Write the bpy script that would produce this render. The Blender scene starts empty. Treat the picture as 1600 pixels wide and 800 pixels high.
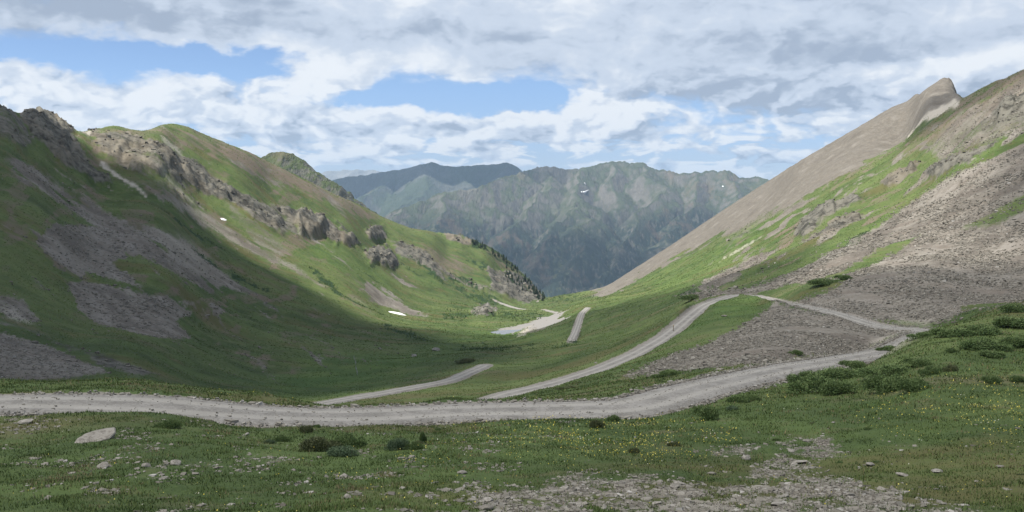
import bpy, math, random
import numpy as np

# ------------------------------------------------------------------ scene, camera
scene = bpy.context.scene
COL = scene.collection
F, PITCH = 1386.0, math.radians(4.127)
SP, CP = math.sin(PITCH), math.cos(PITCH)

cam_data = bpy.data.cameras.new("camera")
cam_data.sensor_fit = 'HORIZONTAL'
cam_data.angle = 2 * math.atan(800 / F)
cam_data.clip_start = 0.1
cam_data.clip_end = 60000
cam = bpy.data.objects.new("camera", cam_data)
COL.objects.link(cam)
cam.rotation_euler = (math.radians(90) - PITCH, 0, 0)
scene.camera = cam

scene.render.engine = 'CYCLES'
scene.cycles.use_denoising = True
scene.cycles.denoising_prefilter = 'ACCURATE'
scene.cycles.max_bounces = 5
scene.cycles.diffuse_bounces = 2
scene.cycles.volume_bounces = 0
scene.cycles.transparent_max_bounces = 8
scene.cycles.use_adaptive_sampling = False
scene.view_settings.view_transform = 'Standard'
scene.view_settings.look = 'None'
scene.view_settings.gamma = 1.0
scene.view_settings.use_curve_mapping = False
EXPOSURE = 0.75
scene.view_settings.exposure = EXPOSURE

SUN = np.array([-0.42, -0.12, 0.90]); SUN /= np.linalg.norm(SUN)
SUN_EL = math.asin(SUN[2]); SUN_AZ = math.atan2(SUN[0], SUN[1])   # azimuth from +Y towards +X
SKY_STRENGTH = 0.12


# ------------------------------------------------------------------ node helper
class NT:
    def __init__(self, tree):
        self.t = tree; self.n = tree.nodes; self.l = tree.links
        self.n.clear()

    def set(self, sock, v):
        if isinstance(v, bpy.types.NodeSocket):
            self.l.new(v, sock)
        elif v is not None:
            if hasattr(sock.default_value, '__len__') and not hasattr(v, '__len__'):
                v = [v] * len(sock.default_value)
            if hasattr(sock.default_value, '__len__') and len(sock.default_value) == 4 and len(v) == 3:
                v = (*v, 1.0)
            sock.default_value = v

    def new(self, typ, props=None, **ins):
        nd = self.n.new(typ)
        for k, v in (props or {}).items():
            setattr(nd, k, v)
        for k, v in ins.items():
            key = k.replace('_', ' ')
            self.set(nd.inputs[key] if key in nd.inputs else nd.inputs[k], v)
        return nd

    def m(self, op, a, b=None, c=None, clamp=False):
        nd = self.n.new('ShaderNodeMath'); nd.operation = op; nd.use_clamp = clamp
        self.set(nd.inputs[0], a)
        if b is not None: self.set(nd.inputs[1], b)
        if c is not None: self.set(nd.inputs[2], c)
        return nd.outputs[0]

    def vm(self, op, a, b=None, scale=None):
        nd = self.n.new('ShaderNodeVectorMath'); nd.operation = op
        self.set(nd.inputs[0], a)
        if b is not None: self.set(nd.inputs[1], b)
        if scale is not None: self.set(nd.inputs['Scale'], scale)
        return nd.outputs[1] if op in ('DOT_PRODUCT', 'LENGTH') else nd.outputs[0]

    def xyz(self, x, y, z):
        nd = self.n.new('ShaderNodeCombineXYZ')
        self.set(nd.inputs[0], x); self.set(nd.inputs[1], y); self.set(nd.inputs[2], z)
        return nd.outputs[0]

    def noise(self, vec, scale, detail=4, rough=0.55, lac=2.0, dist=0.0, color=False, dim='3D'):
        nd = self.n.new('ShaderNodeTexNoise'); nd.noise_dimensions = dim
        self.set(nd.inputs['Vector'], vec)
        for k, v in (('Scale', scale), ('Detail', detail), ('Roughness', rough), ('Lacunarity', lac), ('Distortion', dist)):
            self.set(nd.inputs[k], v)
        return nd.outputs['Color' if color else 'Fac']

    def voro(self, vec, scale, out='Distance', feature='F1', detail=0, rand=1.0, dim='3D'):
        nd = self.n.new('ShaderNodeTexVoronoi'); nd.feature = feature; nd.voronoi_dimensions = dim
        self.set(nd.inputs['Vector'], vec); self.set(nd.inputs['Scale'], scale)
        self.set(nd.inputs['Detail'], detail); self.set(nd.inputs['Randomness'], rand)
        return nd.outputs[out]

    def step(self, x, lo, hi, a=0.0, b=1.0, smooth=True):
        nd = self.n.new('ShaderNodeMapRange')
        nd.interpolation_type = 'SMOOTHSTEP' if smooth else 'LINEAR'
        for i, v in enumerate((x, lo, hi, a, b)):
            self.set(nd.inputs[i], v)
        return nd.outputs[0]

    def mix(self, f, a, b, blend='MIX'):
        nd = self.n.new('ShaderNodeMix'); nd.data_type = 'RGBA'; nd.blend_type = blend
        nd.clamp_factor = True
        self.set(nd.inputs[0], f); self.set(nd.inputs[6], a); self.set(nd.inputs[7], b)
        return nd.outputs[2]

    def attr(self, name, out='Fac'):
        nd = self.n.new('ShaderNodeAttribute'); nd.attribute_name = name
        return nd.outputs[out]


# ------------------------------------------------------------------ sky
def build_world():
    w = bpy.data.worlds.new("World"); scene.world = w
    w.use_nodes = True
    w.cycles.sampling_method = 'NONE'      # an even sky: the surfaces' own rays find it
    t = NT(w.node_tree)
    sky = t.n.new('ShaderNodeTexSky'); sky.sky_type = 'NISHITA'; sky.sun_disc = False
    sky.sun_elevation = SUN_EL; sky.sun_rotation = SUN_AZ
    sky.altitude = 3700; sky.air_density = 1.0; sky.dust_density = 0.6; sky.ozone_density = 1.4
    d = t.new('ShaderNodeTexCoord').outputs['Generated']
    s = t.n.new('ShaderNodeSeparateXYZ'); t.l.new(d, s.inputs[0])
    x, y, z = s.outputs
    az = t.m('ARCTAN2', x, y); el = t.m('ARCSINE', z)
    # two sets of coordinates: the flat cloud deck seen in perspective, and the upright cloud heaps
    k = t.m('ADD', t.m('MAXIMUM', z, 0.0), 0.075)
    deck = t.xyz(t.m('DIVIDE', x, k), t.m('DIVIDE', y, k), 0.0)
    heap = t.xyz(t.m('MULTIPLY', az, 9.0), t.m('MULTIPLY', el, 17.0), 0.0)
    wa = t.noise(heap, 0.9, 5, 0.6, color=True, dim='2D')
    ws = t.n.new('ShaderNodeSeparateColor'); t.l.new(wa, ws.inputs[0])
    azw = t.m('ADD', az, t.m('MULTIPLY', t.m('SUBTRACT', ws.outputs[0], 0.5), 0.12))
    elw = t.m('ADD', el, t.m('MULTIPLY', t.m('SUBTRACT', ws.outputs[1], 0.5), 0.055))

    place = t.xyz(azw, elw, 0.0)

    def blobs(lst):
        tot = 0.0
        for (u, v, ru, rv, wt) in lst:
            a0 = math.atan2(u - 800, F); e0 = (300 - v) / F
            nd = t.n.new('ShaderNodeVectorMath'); nd.operation = 'MULTIPLY_ADD'
            t.set(nd.inputs[0], place); nd.inputs[1].default_value = (F / ru, F / rv, 0); nd.inputs[2].default_value = (-a0 * F / ru, -e0 * F / rv, 0)
            r2 = t.vm('DOT_PRODUCT', nd.outputs[0], nd.outputs[0])
            tot = t.m('MULTIPLY_ADD', t.m('POWER', math.exp(-1), r2), wt, tot)
        return tot

    cover = blobs([
        # gaps of blue
        (200, 106, 200, 18, -0.36), (20, 124, 120, 18, -0.32), (400, 112, 110, 17, -0.28), (60, 72, 90, 14, -0.18),
        (705, 152, 130, 20, -0.44), (575, 164, 80, 13, -0.20), (815, 152, 46, 20, -0.30), (640, 118, 60, 22, -0.16),
        (760, 176, 90, 12, -0.25),
        # cloud bodies
        (300, 50, 330, 36, 0.30), (520, 118, 80, 32, 0.42), (250, 165, 150, 34, 0.34), (480, 205, 260, 30, 0.25),
        (20, 150, 50, 28, 0.30), (900, 180, 90, 34, 0.45), (1150, 110, 330, 90, 0.38), (1480, 110, 190, 90, 0.30),
        (1000, 30, 500, 50, 0.25), (700, 60, 200, 40, 0.25), (120, 185, 80, 30, 0.3), (730, 205, 150, 18, 0.25)])
    n1 = t.noise(deck, 0.42, 7, 0.52, dim='2D')
    high = t.step(el, 0.075, 0.15)                      # the broad deck overhead; heaps and bands below it
    low = t.step(el, 0.040, 0.085, 1.0, 0.0)            # rows of small clouds above the horizon

    def heaps(ox, oy):
        h1 = t.xyz(t.m('MULTIPLY_ADD', az, 9.0, ox), t.m('MULTIPLY_ADD', el, 17.0, oy), 0.0)
        n_ = t.noise(h1, 0.75, 8, 0.52, dist=0.2, dim='2D')
        v_ = t.voro(t.vm('ADD', h1, t.vm('SCALE', wa, scale=0.9)), 2.6, 'Distance', 'SMOOTH_F1', detail=2, dim='2D')
        h3 = t.xyz(t.m('MULTIPLY_ADD', az, 16.0, ox), t.m('MULTIPLY_ADD', el, 66.0, oy * 1.5), 0.0)
        r_ = t.noise(h3, 1.0, 6, 0.55, dist=0.5, dim='2D')
        v_ = t.m('MULTIPLY_ADD', t.voro(t.vm('ADD', h1, t.vm('SCALE', wa, scale=0.5)), 7.0, 'Distance', 'SMOOTH_F1', detail=1, dim='2D'), 0.42, v_)
        return n_, v_, r_
    n2, vor, n3 = heaps(0.0, 0.0)
    n2b, vorb, n3b = heaps(-0.10, 0.26)
    shape = t.m('ADD', t.m('MULTIPLY', n1, 0.46), t.m('MULTIPLY', n2, 0.62))
    shape = t.m('SUBTRACT', shape, t.m('MULTIPLY', vor, t.m('MULTIPLY_ADD', high, -0.12, 0.26)))
    dens = t.m('ADD', shape, cover)
    dens = t.m('ADD', dens, t.m('MULTIPLY', low, t.m('MULTIPLY_ADD', n3, 2.4, -1.06)))
    dens = t.m('ADD', dens, t.m('MULTIPLY_ADD', high, -0.02, 0.06))
    alpha = t.step(dens, 0.29, 0.56)
    thick = t.step(dens, 0.50, 1.05)
    # relief of the cloud: compare it with itself a little higher up, towards the sun
    rel = t.m('ADD', t.m('MULTIPLY', t.m('SUBTRACT', n2, n2b), t.m('MULTIPLY_ADD', high, -0.5, 1.3)),
              t.m('MULTIPLY', t.m('SUBTRACT', vorb, vor), t.m('MULTIPLY_ADD', high, -0.45, 0.65)))
    light = t.m('MULTIPLY_ADD', rel, 1.5, 0.72)
    light = t.m('ADD', light, t.m('MULTIPLY', low, t.m('MULTIPLY_ADD', t.m('SUBTRACT', n3, n3b), 2.4, 0.02)))
    light = t.m('ADD', light, t.m('MULTIPLY', high, t.m('MULTIPLY_ADD', n1, 1.3, -0.66)))
    light = t.m('SUBTRACT', light, t.m('MULTIPLY', thick, 0.24))
    light = t.m('ADD', light, blobs([
        (190, 55, 330, 34, -0.46), (560, 62, 170, 24, -0.22), (1240, 172, 170, 26, -0.52), (1000, 140, 160, 28, -0.16), (1480, -4, 260, 14, -0.8),
        (1300, 88, 120, 24, -0.34), (1160, 212, 190, 10, -0.30), (870, 12, 34, 28, 0.45), (520, 118, 70, 34, 0.38), (1500, 125, 110, 20, 0.36),
        (900, 172, 90, 26, 0.34), (260, 140, 130, 16, 0.24), (60, 170, 70, 22, 0.28), (640, 25, 60, 22, 0.30), (230, 30, 60, 14, 0.2),
        (480, 190, 200, 30, 0.08), (1100, 40, 250, 30, 0.12), (450, 222, 160, 10, -0.14), (720, 190, 130, 14, 0.2)]))
    K = 1.0 / SKY_STRENGTH / 2 ** EXPOSURE
    c_dark = tuple(v * K for v in (0.385, 0.46, 0.585)); c_mid = tuple(v * K for v in (0.62, 0.70, 0.825)); c_lit = tuple(v * K for v in (0.90, 0.935, 0.98))
    cl = t.mix(t.step(light, 0.0, 0.5), c_dark, c_mid)
    cl = t.mix(t.step(light, 0.45, 1.05), cl, c_lit)
    blue = t.mix(1.0, sky.outputs[0], (0.67, 0.69, 0.735, 1), 'MULTIPLY')
    blue = t.mix(t.step(el, 0.0, 0.13, 1.0, 0.0), blue, (0.72, 0.66, 0.72, 1), 'MULTIPLY')
    col = t.mix(alpha, blue, cl)
    col = t.mix(t.step(z, -0.05, 0.0), sky.outputs[0], col)
    bg = t.new('ShaderNodeBackground', Color=col, Strength=SKY_STRENGTH)
    out = t.n.new('ShaderNodeOutputWorld'); t.l.new(bg.outputs[0], out.inputs[0])


build_world()

sun_data = bpy.data.lights.new("sun", 'SUN')
sun_data.energy = 5.0; sun_data.angle = math.radians(0.55); sun_data.color = (1.0, 0.955, 0.88)
sun = bpy.data.objects.new("sun", sun_data); COL.objects.link(sun)
from mathutils import Vector
sun.rotation_euler = Vector(-SUN).to_track_quat('-Z', 'Y').to_euler()


# ------------------------------------------------------------------ numeric helpers
def _hash(ix, iy, seed):
    h = (ix.astype(np.int64) * 374761393 + iy.astype(np.int64) * 668265263 + seed * 2147483647) & 0xFFFFFFFF
    h = ((h ^ (h >> 13)) * 1274126177) & 0xFFFFFFFF
    h = ((h ^ (h >> 15)) * 2246822519) & 0xFFFFFFFF
    return h ^ (h >> 16)


def perlin(x, y, seed=0):
    x = np.asarray(x, float); y = np.asarray(y, float)
    ix = np.floor(x); iy = np.floor(y); fx = x - ix; fy = y - iy
    ux = fx * fx * fx * (fx * (fx * 6 - 15) + 10); uy = fy * fy * fy * (fy * (fy * 6 - 15) + 10)

    def g(dx, dy):
        a = (_hash(ix + dx, iy + dy, seed) & 0xFFFF) * (2 * math.pi / 65536)
        return np.cos(a) * (fx - dx) + np.sin(a) * (fy - dy)
    n0 = g(0, 0) * (1 - ux) + g(1, 0) * ux
    n1 = g(0, 1) * (1 - ux) + g(1, 1) * ux
    return (n0 * (1 - uy) + n1 * uy) * 1.5


def fbm(x, y, octs=4, seed=0, gain=0.5, ridged=False):
    tot = 0; amp = 1; f = 1; norm = 0
    for o in range(octs):
        n = perlin(x * f, y * f, seed + o * 17)
        if ridged: n = 1 - 2 * np.abs(n)
        tot = tot + n * amp; norm += amp; amp *= gain; f *= 2.03
    return tot / norm


def sstep(x, lo, hi):
    t = np.clip((x - lo) / (hi - lo), 0, 1)
    return t * t * (3 - 2 * t)


def ray(u, v):
    u = np.asarray(u, float); v = np.asarray(v, float)
    dy = CP + (400 - v) / F * SP
    dz = -SP + (400 - v) / F * CP
    return (u - 800) / F / dy, dz / dy


def at(u, v, D):
    a, t = ray(u, v)
    return np.stack([a * D, np.broadcast_to(D, np.shape(a)) * 1.0, t * D], -1)


def project(x, y, z):
    fw = np.maximum(y * CP - z * SP, 1e-3); up = y * SP + z * CP
    return 800 + F * x / fw, 400 - F * up / fw


def mesh_from(name, verts, faces, smooth=True, attrs=None):
    """faces: (n,3) or (n,4) integer array, or a list of such arrays"""
    if not isinstance(faces, list): faces = [faces]
    me = bpy.data.meshes.new(name)
    verts = np.asarray(verts, np.float32)
    me.vertices.add(len(verts)); me.vertices.foreach_set('co', verts.ravel())
    loops = np.concatenate([f.ravel() for f in faces]).astype(np.int32)
    tot = np.concatenate([np.full(len(f), f.shape[1]) for f in faces]).astype(np.int32)
    start = np.concatenate([[0], np.cumsum(tot)[:-1]]).astype(np.int32)
    me.loops.add(len(loops)); me.loops.foreach_set('vertex_index', loops)
    me.polygons.add(len(tot)); me.polygons.foreach_set('loop_start', start)
    try:
        me.polygons.foreach_set('loop_total', tot)
    except Exception:
        pass
    me.polygons.foreach_set('use_smooth', np.full(len(tot), bool(smooth)))
    for k, v in (attrs or {}).items():
        a = me.attributes.new(k, 'FLOAT', 'POINT'); a.data.foreach_set('value', np.asarray(v, np.float32).ravel())
    me.update(calc_edges=True); me.validate()
    return me


def link(name, me, mat=None, kind=None, label=None, category=None, group=None, loc=None, parent=None):
    o = bpy.data.objects.new(name, me); COL.objects.link(o)
    if mat and me is not None and len(me.materials) == 0: me.materials.append(mat)
    if kind: o['kind'] = kind
    if label: o['label'] = label
    if category: o['category'] = category
    if group: o['group'] = group
    if loc is not None: o.location = [float(c) for c in loc]
    if parent: o.parent = parent
    return o


def grid_faces(nr, nc):
    i = np.arange(nr - 1)[:, None] * nc + np.arange(nc - 1)[None, :]
    return np.stack([i, i + 1, i + nc + 1, i + nc], -1).reshape(-1, 4)


def poly_mask(u, v, pts, soft=5.0):
    """1 inside the outline, 0 outside, soft edge of `soft`"""
    pts = np.asarray(pts, float)
    out = np.zeros(u.shape)
    pad = soft * 2 + 12
    sel = (u > pts[:, 0].min() - pad) & (u < pts[:, 0].max() + pad) & (v > pts[:, 1].min() - pad) & (v < pts[:, 1].max() + pad)
    if not sel.any(): return out
    uu, vv = u[sel], v[sel]
    inside = np.zeros(uu.shape, bool); d2 = np.full(uu.shape, 1e12)
    for i in range(len(pts)):
        x0, y0 = pts[i]; x1, y1 = pts[(i + 1) % len(pts)]
        c = (y0 > vv) != (y1 > vv)
        if y1 != y0: inside ^= c & (uu < (x1 - x0) * (vv - y0) / (y1 - y0) + x0)
        ex, ey = x1 - x0, y1 - y0
        q = np.clip(((uu - x0) * ex + (vv - y0) * ey) / (ex * ex + ey * ey + 1e-9), 0, 1)
        d2 = np.minimum(d2, (uu - x0 - q * ex) ** 2 + (vv - y0 - q * ey) ** 2)
    d = np.sqrt(d2) * np.where(inside, 1, -1)
    out[sel] = sstep(d, -soft, soft)
    return out


def line_mask(u, v, pts, w, soft=3.0):
    """band along a polyline whose half width runs through the list w"""
    pts = np.asarray(pts, float); out = np.zeros(u.shape)
    pad = max(w) + soft * 2 + 10
    sel = (u > pts[:, 0].min() - pad) & (u < pts[:, 0].max() + pad) & (v > pts[:, 1].min() - pad) & (v < pts[:, 1].max() + pad)
    if not sel.any(): return out
    uu, vv = u[sel], v[sel]; best = np.full(uu.shape, -1e9)
    for i in range(len(pts) - 1):
        x0, y0 = pts[i]; ex, ey = pts[i + 1] - pts[i]
        q = np.clip(((uu - x0) * ex + (vv - y0) * ey) / (ex * ex + ey * ey), 0, 1)
        d = np.hypot(uu - x0 - q * ex, vv - y0 - q * ey)
        best = np.maximum(best, w[i] + (w[i + 1] - w[i]) * q - d)
    out[sel] = sstep(best, -soft, soft)
    return out


def spline(pts, n):
    """Catmull-Rom through pts, n samples evenly spread by length"""
    p = np.asarray(pts, float)
    p = np.concatenate([[2 * p[0] - p[1]], p, [2 * p[-1] - p[-2]]])
    o = []
    for i in range(1, len(p) - 2):
        s = np.linspace(0, 1, 24, endpoint=False)[:, None]
        a, b, c, d = p[i - 1], p[i], p[i + 1], p[i + 2]
        o.append(0.5 * ((2 * b) + (c - a) * s + (2 * a - 5 * b + 4 * c - d) * s ** 2 + (3 * b - a - 3 * c + d) * s ** 3))
    o = np.concatenate(o + [p[-2][None]])
    L = np.concatenate([[0], np.cumsum(np.linalg.norm(np.diff(o[:, :2], axis=0), axis=1))])
    q = np.linspace(0, L[-1], n)
    return np.stack([np.interp(q, L, o[:, j]) for j in range(o.shape[1])], 1)


# ==== STRUCTURE ====
# ------------------------------------------------------------------ the valley: surveyed heights (u, v, distance)
CP_ = []


def col(u, *vd):
    for v, D in vd: CP_.append((u, v, D))


# ground in front, falling away from the viewer, then the graded bench of the first road
col(-300, (800, 19), (700, 33), (650, 42), (608, 54), (640, 74), (590, 105), (480, 150), (380, 200), (250, 270), (130, 350), (200, 440), (330, 600))
col(0, (800, 20), (700, 34), (656, 45), (614, 53), (604, 62), (596, 72), (625, 95), (592, 122), (500, 165), (400, 225), (300, 300), (230, 360), (165, 430), (195, 500), (300, 640))
col(200, (595, 76), (625, 98), (590, 135), (540, 170))
col(400, (800, 20.5), (700, 35), (662, 50), (637, 55.5), (622, 65), (612, 74), (650, 98), (618, 145), (585, 205))
col(700, (800, 21), (700, 36), (660, 55), (632, 61), (624, 72), (652, 90), (614, 138), (596, 170))
col(1000, (800, 21), (700, 37), (640, 57), (620, 62), (590, 88), (570, 115), (550, 150), (520, 235), (480, 350), (460, 550), (440, 800), (419, 1080), (470, 1300), (540, 1600))
col(1200, (800, 21), (700, 37), (640, 51), (593, 72), (571, 79), (540, 96), (500, 140), (470, 195), (440, 250), (400, 380), (340, 600), (300, 850), (284, 1000), (330, 1150), (420, 1500))
col(1330, (800, 21), (700, 36), (620, 55), (565, 90), (551, 98), (527, 115), (500, 136))
col(1300, (485, 148), (440, 190), (400, 250), (330, 400), (270, 600), (226, 860), (270, 980), (350, 1200))
col(1390, (600, 60), (556, 80), (541, 92), (552, 100))
col(1425, (527, 95), (535, 106))
col(1450, (800, 21), (700, 34), (600, 53), (545, 76), (518, 99), (525, 110), (506, 128), (450, 165), (400, 205), (300, 330), (220, 450), (165, 570), (150, 625), (143, 660), (220, 760), (300, 1000))
col(1600, (800, 20.5), (740, 27), (640, 42), (560, 66), (495, 92), (470, 105), (475, 125), (450, 160), (400, 190), (300, 255), (200, 320), (108, 400), (130, 470), (250, 650), (330, 900))
col(1900, (800, 19), (650, 40), (540, 64), (450, 100), (420, 150), (300, 210), (80, 320), (140, 420), (280, 600), (330, 800))
# under the camera
for a in (-0.9, -0.4, 0.0, 0.4, 0.9):
    for D, t in ((1.5, -1.30), (3, -0.76), (10, -0.452)):
        CP_.append((a, t, D, 1))
# left slope
col(60, (172, 480), (230, 420), (330, 300)); col(110, (200, 530), (240, 580))
col(150, (500, 215), (400, 300), (300, 430), (204, 580), (232, 640), (350, 820))
col(270, (194, 700), (222, 770), (330, 980), (250, 560), (340, 430), (440, 290))
col(300, (592, 165), (540, 215), (500, 270), (400, 400), (300, 540), (230, 640))
col(360, (228, 790), (255, 850))
col(420, (248, 860), (275, 930), (350, 1150))
col(450, (612, 165), (575, 235), (545, 290), (500, 370), (400, 530), (330, 680), (285, 800))
col(520, (300, 960), (325, 1030), (410, 1300))
col(560, (540, 335), (500, 430), (440, 580))
col(600, (610, 155), (585, 212), (480, 560), (430, 720), (380, 900), (341, 1050), (365, 1120), (450, 1400))
col(690, (366, 1150), (390, 1220), (480, 1500)); col(740, (374, 1190), (400, 1270), (480, 1500))
col(700, (470, 750), (420, 940), (390, 1060))
col(780, (455, 950), (430, 1090), (398, 1220), (425, 1290), (500, 1550))
col(830, (466, 1050), (450, 1170), (439, 1270), (470, 1330), (540, 1600))
# valley floor
col(650, (560, 280), (535, 355)); col(690, (520, 430), (505, 520)); col(720, (490, 640))
col(780, (519, 480), (500, 580), (478, 850)); col(760, (573, 198), (548, 285))
col(830, (505, 560), (487, 720)); col(850, (468, 1070), (500, 1300), (560, 1600)); col(885, (461, 1080), (500, 1300), (560, 1600))
col(880, (493, 640)); col(800, (616, 120), (600, 160), (560, 245), (530, 370)); col(900, (592, 128), (610, 88), (575, 165), (540, 255), (510, 360))
col(860, (628, 66)); col(910, (488, 420), (475, 560))
# right slope
col(930, (470, 640), (461, 930), (455, 1090), (500, 1350), (570, 1700))
col(1100, (600, 67), (560, 100), (520, 140), (478, 198), (455, 300), (430, 420), (400, 620), (372, 850), (349, 1060), (400, 1250), (470, 1600))
col(1150, (463, 222), (530, 118), (485, 172))
col(1400, (205, 640), (250, 480), (350, 290)); col(1485, (123, 722), (128, 735), (200, 840)); col(1440, (143, 750), (150, 765), (230, 900)); col(1465, (127, 735), (134, 748)); col(1350, (196, 800), (210, 840), (300, 1050)); col(1499, (156, 690), (250, 900))
col(1520, (146, 560), (250, 700)); col(1560, (124, 480), (135, 560))

SKYLINE = [(-200, 120), (0, 163), (8, 165), (20, 175), (38, 175), (50, 168), (65, 167), (80, 175), (100, 185), (112, 198), (122, 205), (135, 204), (160, 199), (180, 196), (200, 201), (215, 204), (235, 203), (250, 195), (270, 193),
           (295, 198), (310, 206), (340, 218), (375, 232), (395, 240), (422, 254), (475, 279), (520, 302), (560, 319), (600, 340), (640, 356), (690, 364), (720, 366), (745, 377), (770, 388), (800, 411), (830, 440), (852, 465),
           (885, 460), (925, 453), (950, 446), (1000, 414), (1050, 382), (1100, 348), (1150, 315), (1200, 283), (1250, 251), (1300, 222), (1350, 193), (1385, 172), (1402, 163), (1412, 161), (1440, 143), (1465, 127), (1478, 121),
           (1487, 124), (1493, 134), (1497, 151), (1502, 154), (1520, 145), (1550, 129), (1575, 120), (1600, 108), (1800, 30)]
CREST_D = [(0, 430), (70, 490), (120, 540), (180, 600), (230, 650), (270, 700), (310, 750), (360, 795), (420, 865), (520, 960), (600, 1050), (690, 1150), (760, 1220), (820, 1270), (852, 1290)]
for u, v in SKYLINE:
    if 0 < u < 850 and not any(abs(u - q[0]) < 16 and abs(v - q[1]) < 12 for q in CP_):
        CP_.append((u, v, float(np.interp(u, [q[0] for q in CREST_D], [q[1] for q in CREST_D]))))
ca, cs, ct = [], [], []
for c in CP_:
    if len(c) == 4:
        ca.append(c[0]); ct.append(c[1]); cs.append(math.log(c[2]))
    else:
        a, t = ray(c[0], c[1]); ca.append(float(a)); ct.append(float(t)); cs.append(math.log(c[2]))
ca = np.array(ca) * 4.0; cs = np.array(cs); ct = np.array(ct)


def _tps(r2):
    return 0.5 * r2 * np.log(r2 + 1e-12)


n = len(ca)
A = np.zeros((n + 3, n + 3))
A[:n, :n] = _tps((ca[:, None] - ca) ** 2 + (cs[:, None] - cs) ** 2) + np.eye(n) * 2e-4
A[:n, n] = 1; A[:n, n + 1] = ca; A[:n, n + 2] = cs; A[n:, :n] = A[:n, n:].T
TW = np.linalg.solve(A, np.concatenate([ct, [0, 0, 0]]))

AZ = np.concatenate([np.linspace(-1.3, -0.66, 50, endpoint=False), np.linspace(-0.66, 0.66, 860, endpoint=False), np.linspace(0.66, 1.3, 51)])
LS = np.concatenate([np.linspace(math.log(1.5), math.log(15), 40, endpoint=False), np.linspace(math.log(15), math.log(1700), 690)])
NR, NC = len(LS), len(AZ)
GA, GS = np.meshgrid(AZ, LS)
T = np.zeros(GA.shape)
ac = np.clip(GA, -0.80, 0.80) * 4
for r in range(0, NR, 40):
    sl = slice(r, r + 40)
    q = TW[n] + TW[n + 1] * ac[sl] + TW[n + 2] * GS[sl]
    q = q + np.tensordot(_tps((ac[sl][..., None] - ca) ** 2 + (GS[sl][..., None] - cs) ** 2), TW[:n], 1)
    T[sl] = q
GY = np.exp(GS); GX = GA * GY; GZ = T * GY


class Height:
    """height of the valley ground at a place, read off the terrain grid"""
    def __call__(self, x, y):
        x = np.asarray(x, float); y = np.maximum(np.asarray(y, float), 1.51)
        fa = np.interp(x / y, AZ, np.arange(NC)); fs = np.interp(np.log(y), LS, np.arange(NR))
        i = np.clip(fs.astype(int), 0, NR - 2); j = np.clip(fa.astype(int), 0, NC - 2); p = fs - i; q = fa - j
        return (GZ[i, j] * (1 - p) * (1 - q) + GZ[i, j + 1] * (1 - p) * q + GZ[i + 1, j] * p * (1 - q) + GZ[i + 1, j + 1] * p * q)

    def hit(self, u, v, dmin=2.0, dmax=1700.0):
        """first ground point along a line of sight beyond dmin"""
        a, t = ray(u, v)
        s = np.linspace(math.log(dmin), math.log(dmax), 1400); yy = np.exp(s)
        h = self(float(a) * yy, yy)
        k = np.nonzero(h >= t * yy)[0]
        if len(k) == 0: return None
        D = yy[k[0]]
        return np.array([float(a) * D, D, float(self(float(a) * D, D))])


H = Height()
U0, V0 = project(GX, GY, GZ)

# roads: centre lines through surveyed points, (u, v, distance), half width
def cl(pts): return np.array([at(*p) for p in pts])
ROADS = [
    ("road", [(-420, 592, 40), (-200, 618, 44), (0, 634, 48.5), (200, 648, 51), (400, 650, 52.8), (700, 646, 58), (900, 638, 58.5), (1000, 630, 59.5), (1100, 611, 66),
              (1200, 582, 75.5), (1270, 568, 84), (1340, 556, 95), (1390, 549, 104), (1432, 534, 113), (1452, 521, 119), (1437, 514, 124), (1385, 503, 129), (1320, 493, 141), (1260, 484, 158), (1222, 477, 178), (1195, 466, 205),
              (1165, 461, 222), (1135, 465, 220), (1105, 476, 203), (1080, 493, 184), (1045, 522, 164), (1000, 551, 151), (940, 577, 139), (870, 599, 129),
              (800, 615, 122), (750, 629, 117), (700, 640, 117)], 2.2),
    ("road", [(480, 628, 128), (520, 622, 137), (560, 617, 144), (600, 612, 150), (650, 605, 160), (700, 596, 173), (730, 584, 187), (745, 577, 195), (757, 572, 202)], 1.6),
    ("road", [(893, 528, 290), (894, 522, 300), (898, 512, 325), (903, 500, 365), (909, 489, 415), (918, 484, 450)], 1.2),
    ("road", [(893, 491, 640), (880, 490, 670), (872, 489, 700), (860, 487, 740), (840, 485, 790), (815, 483, 830), (795, 481, 860), (770, 482, 880)], 2.6),
]
road_lines = []
ZR = GZ.copy(); ROADM = np.zeros(GZ.shape)
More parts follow.
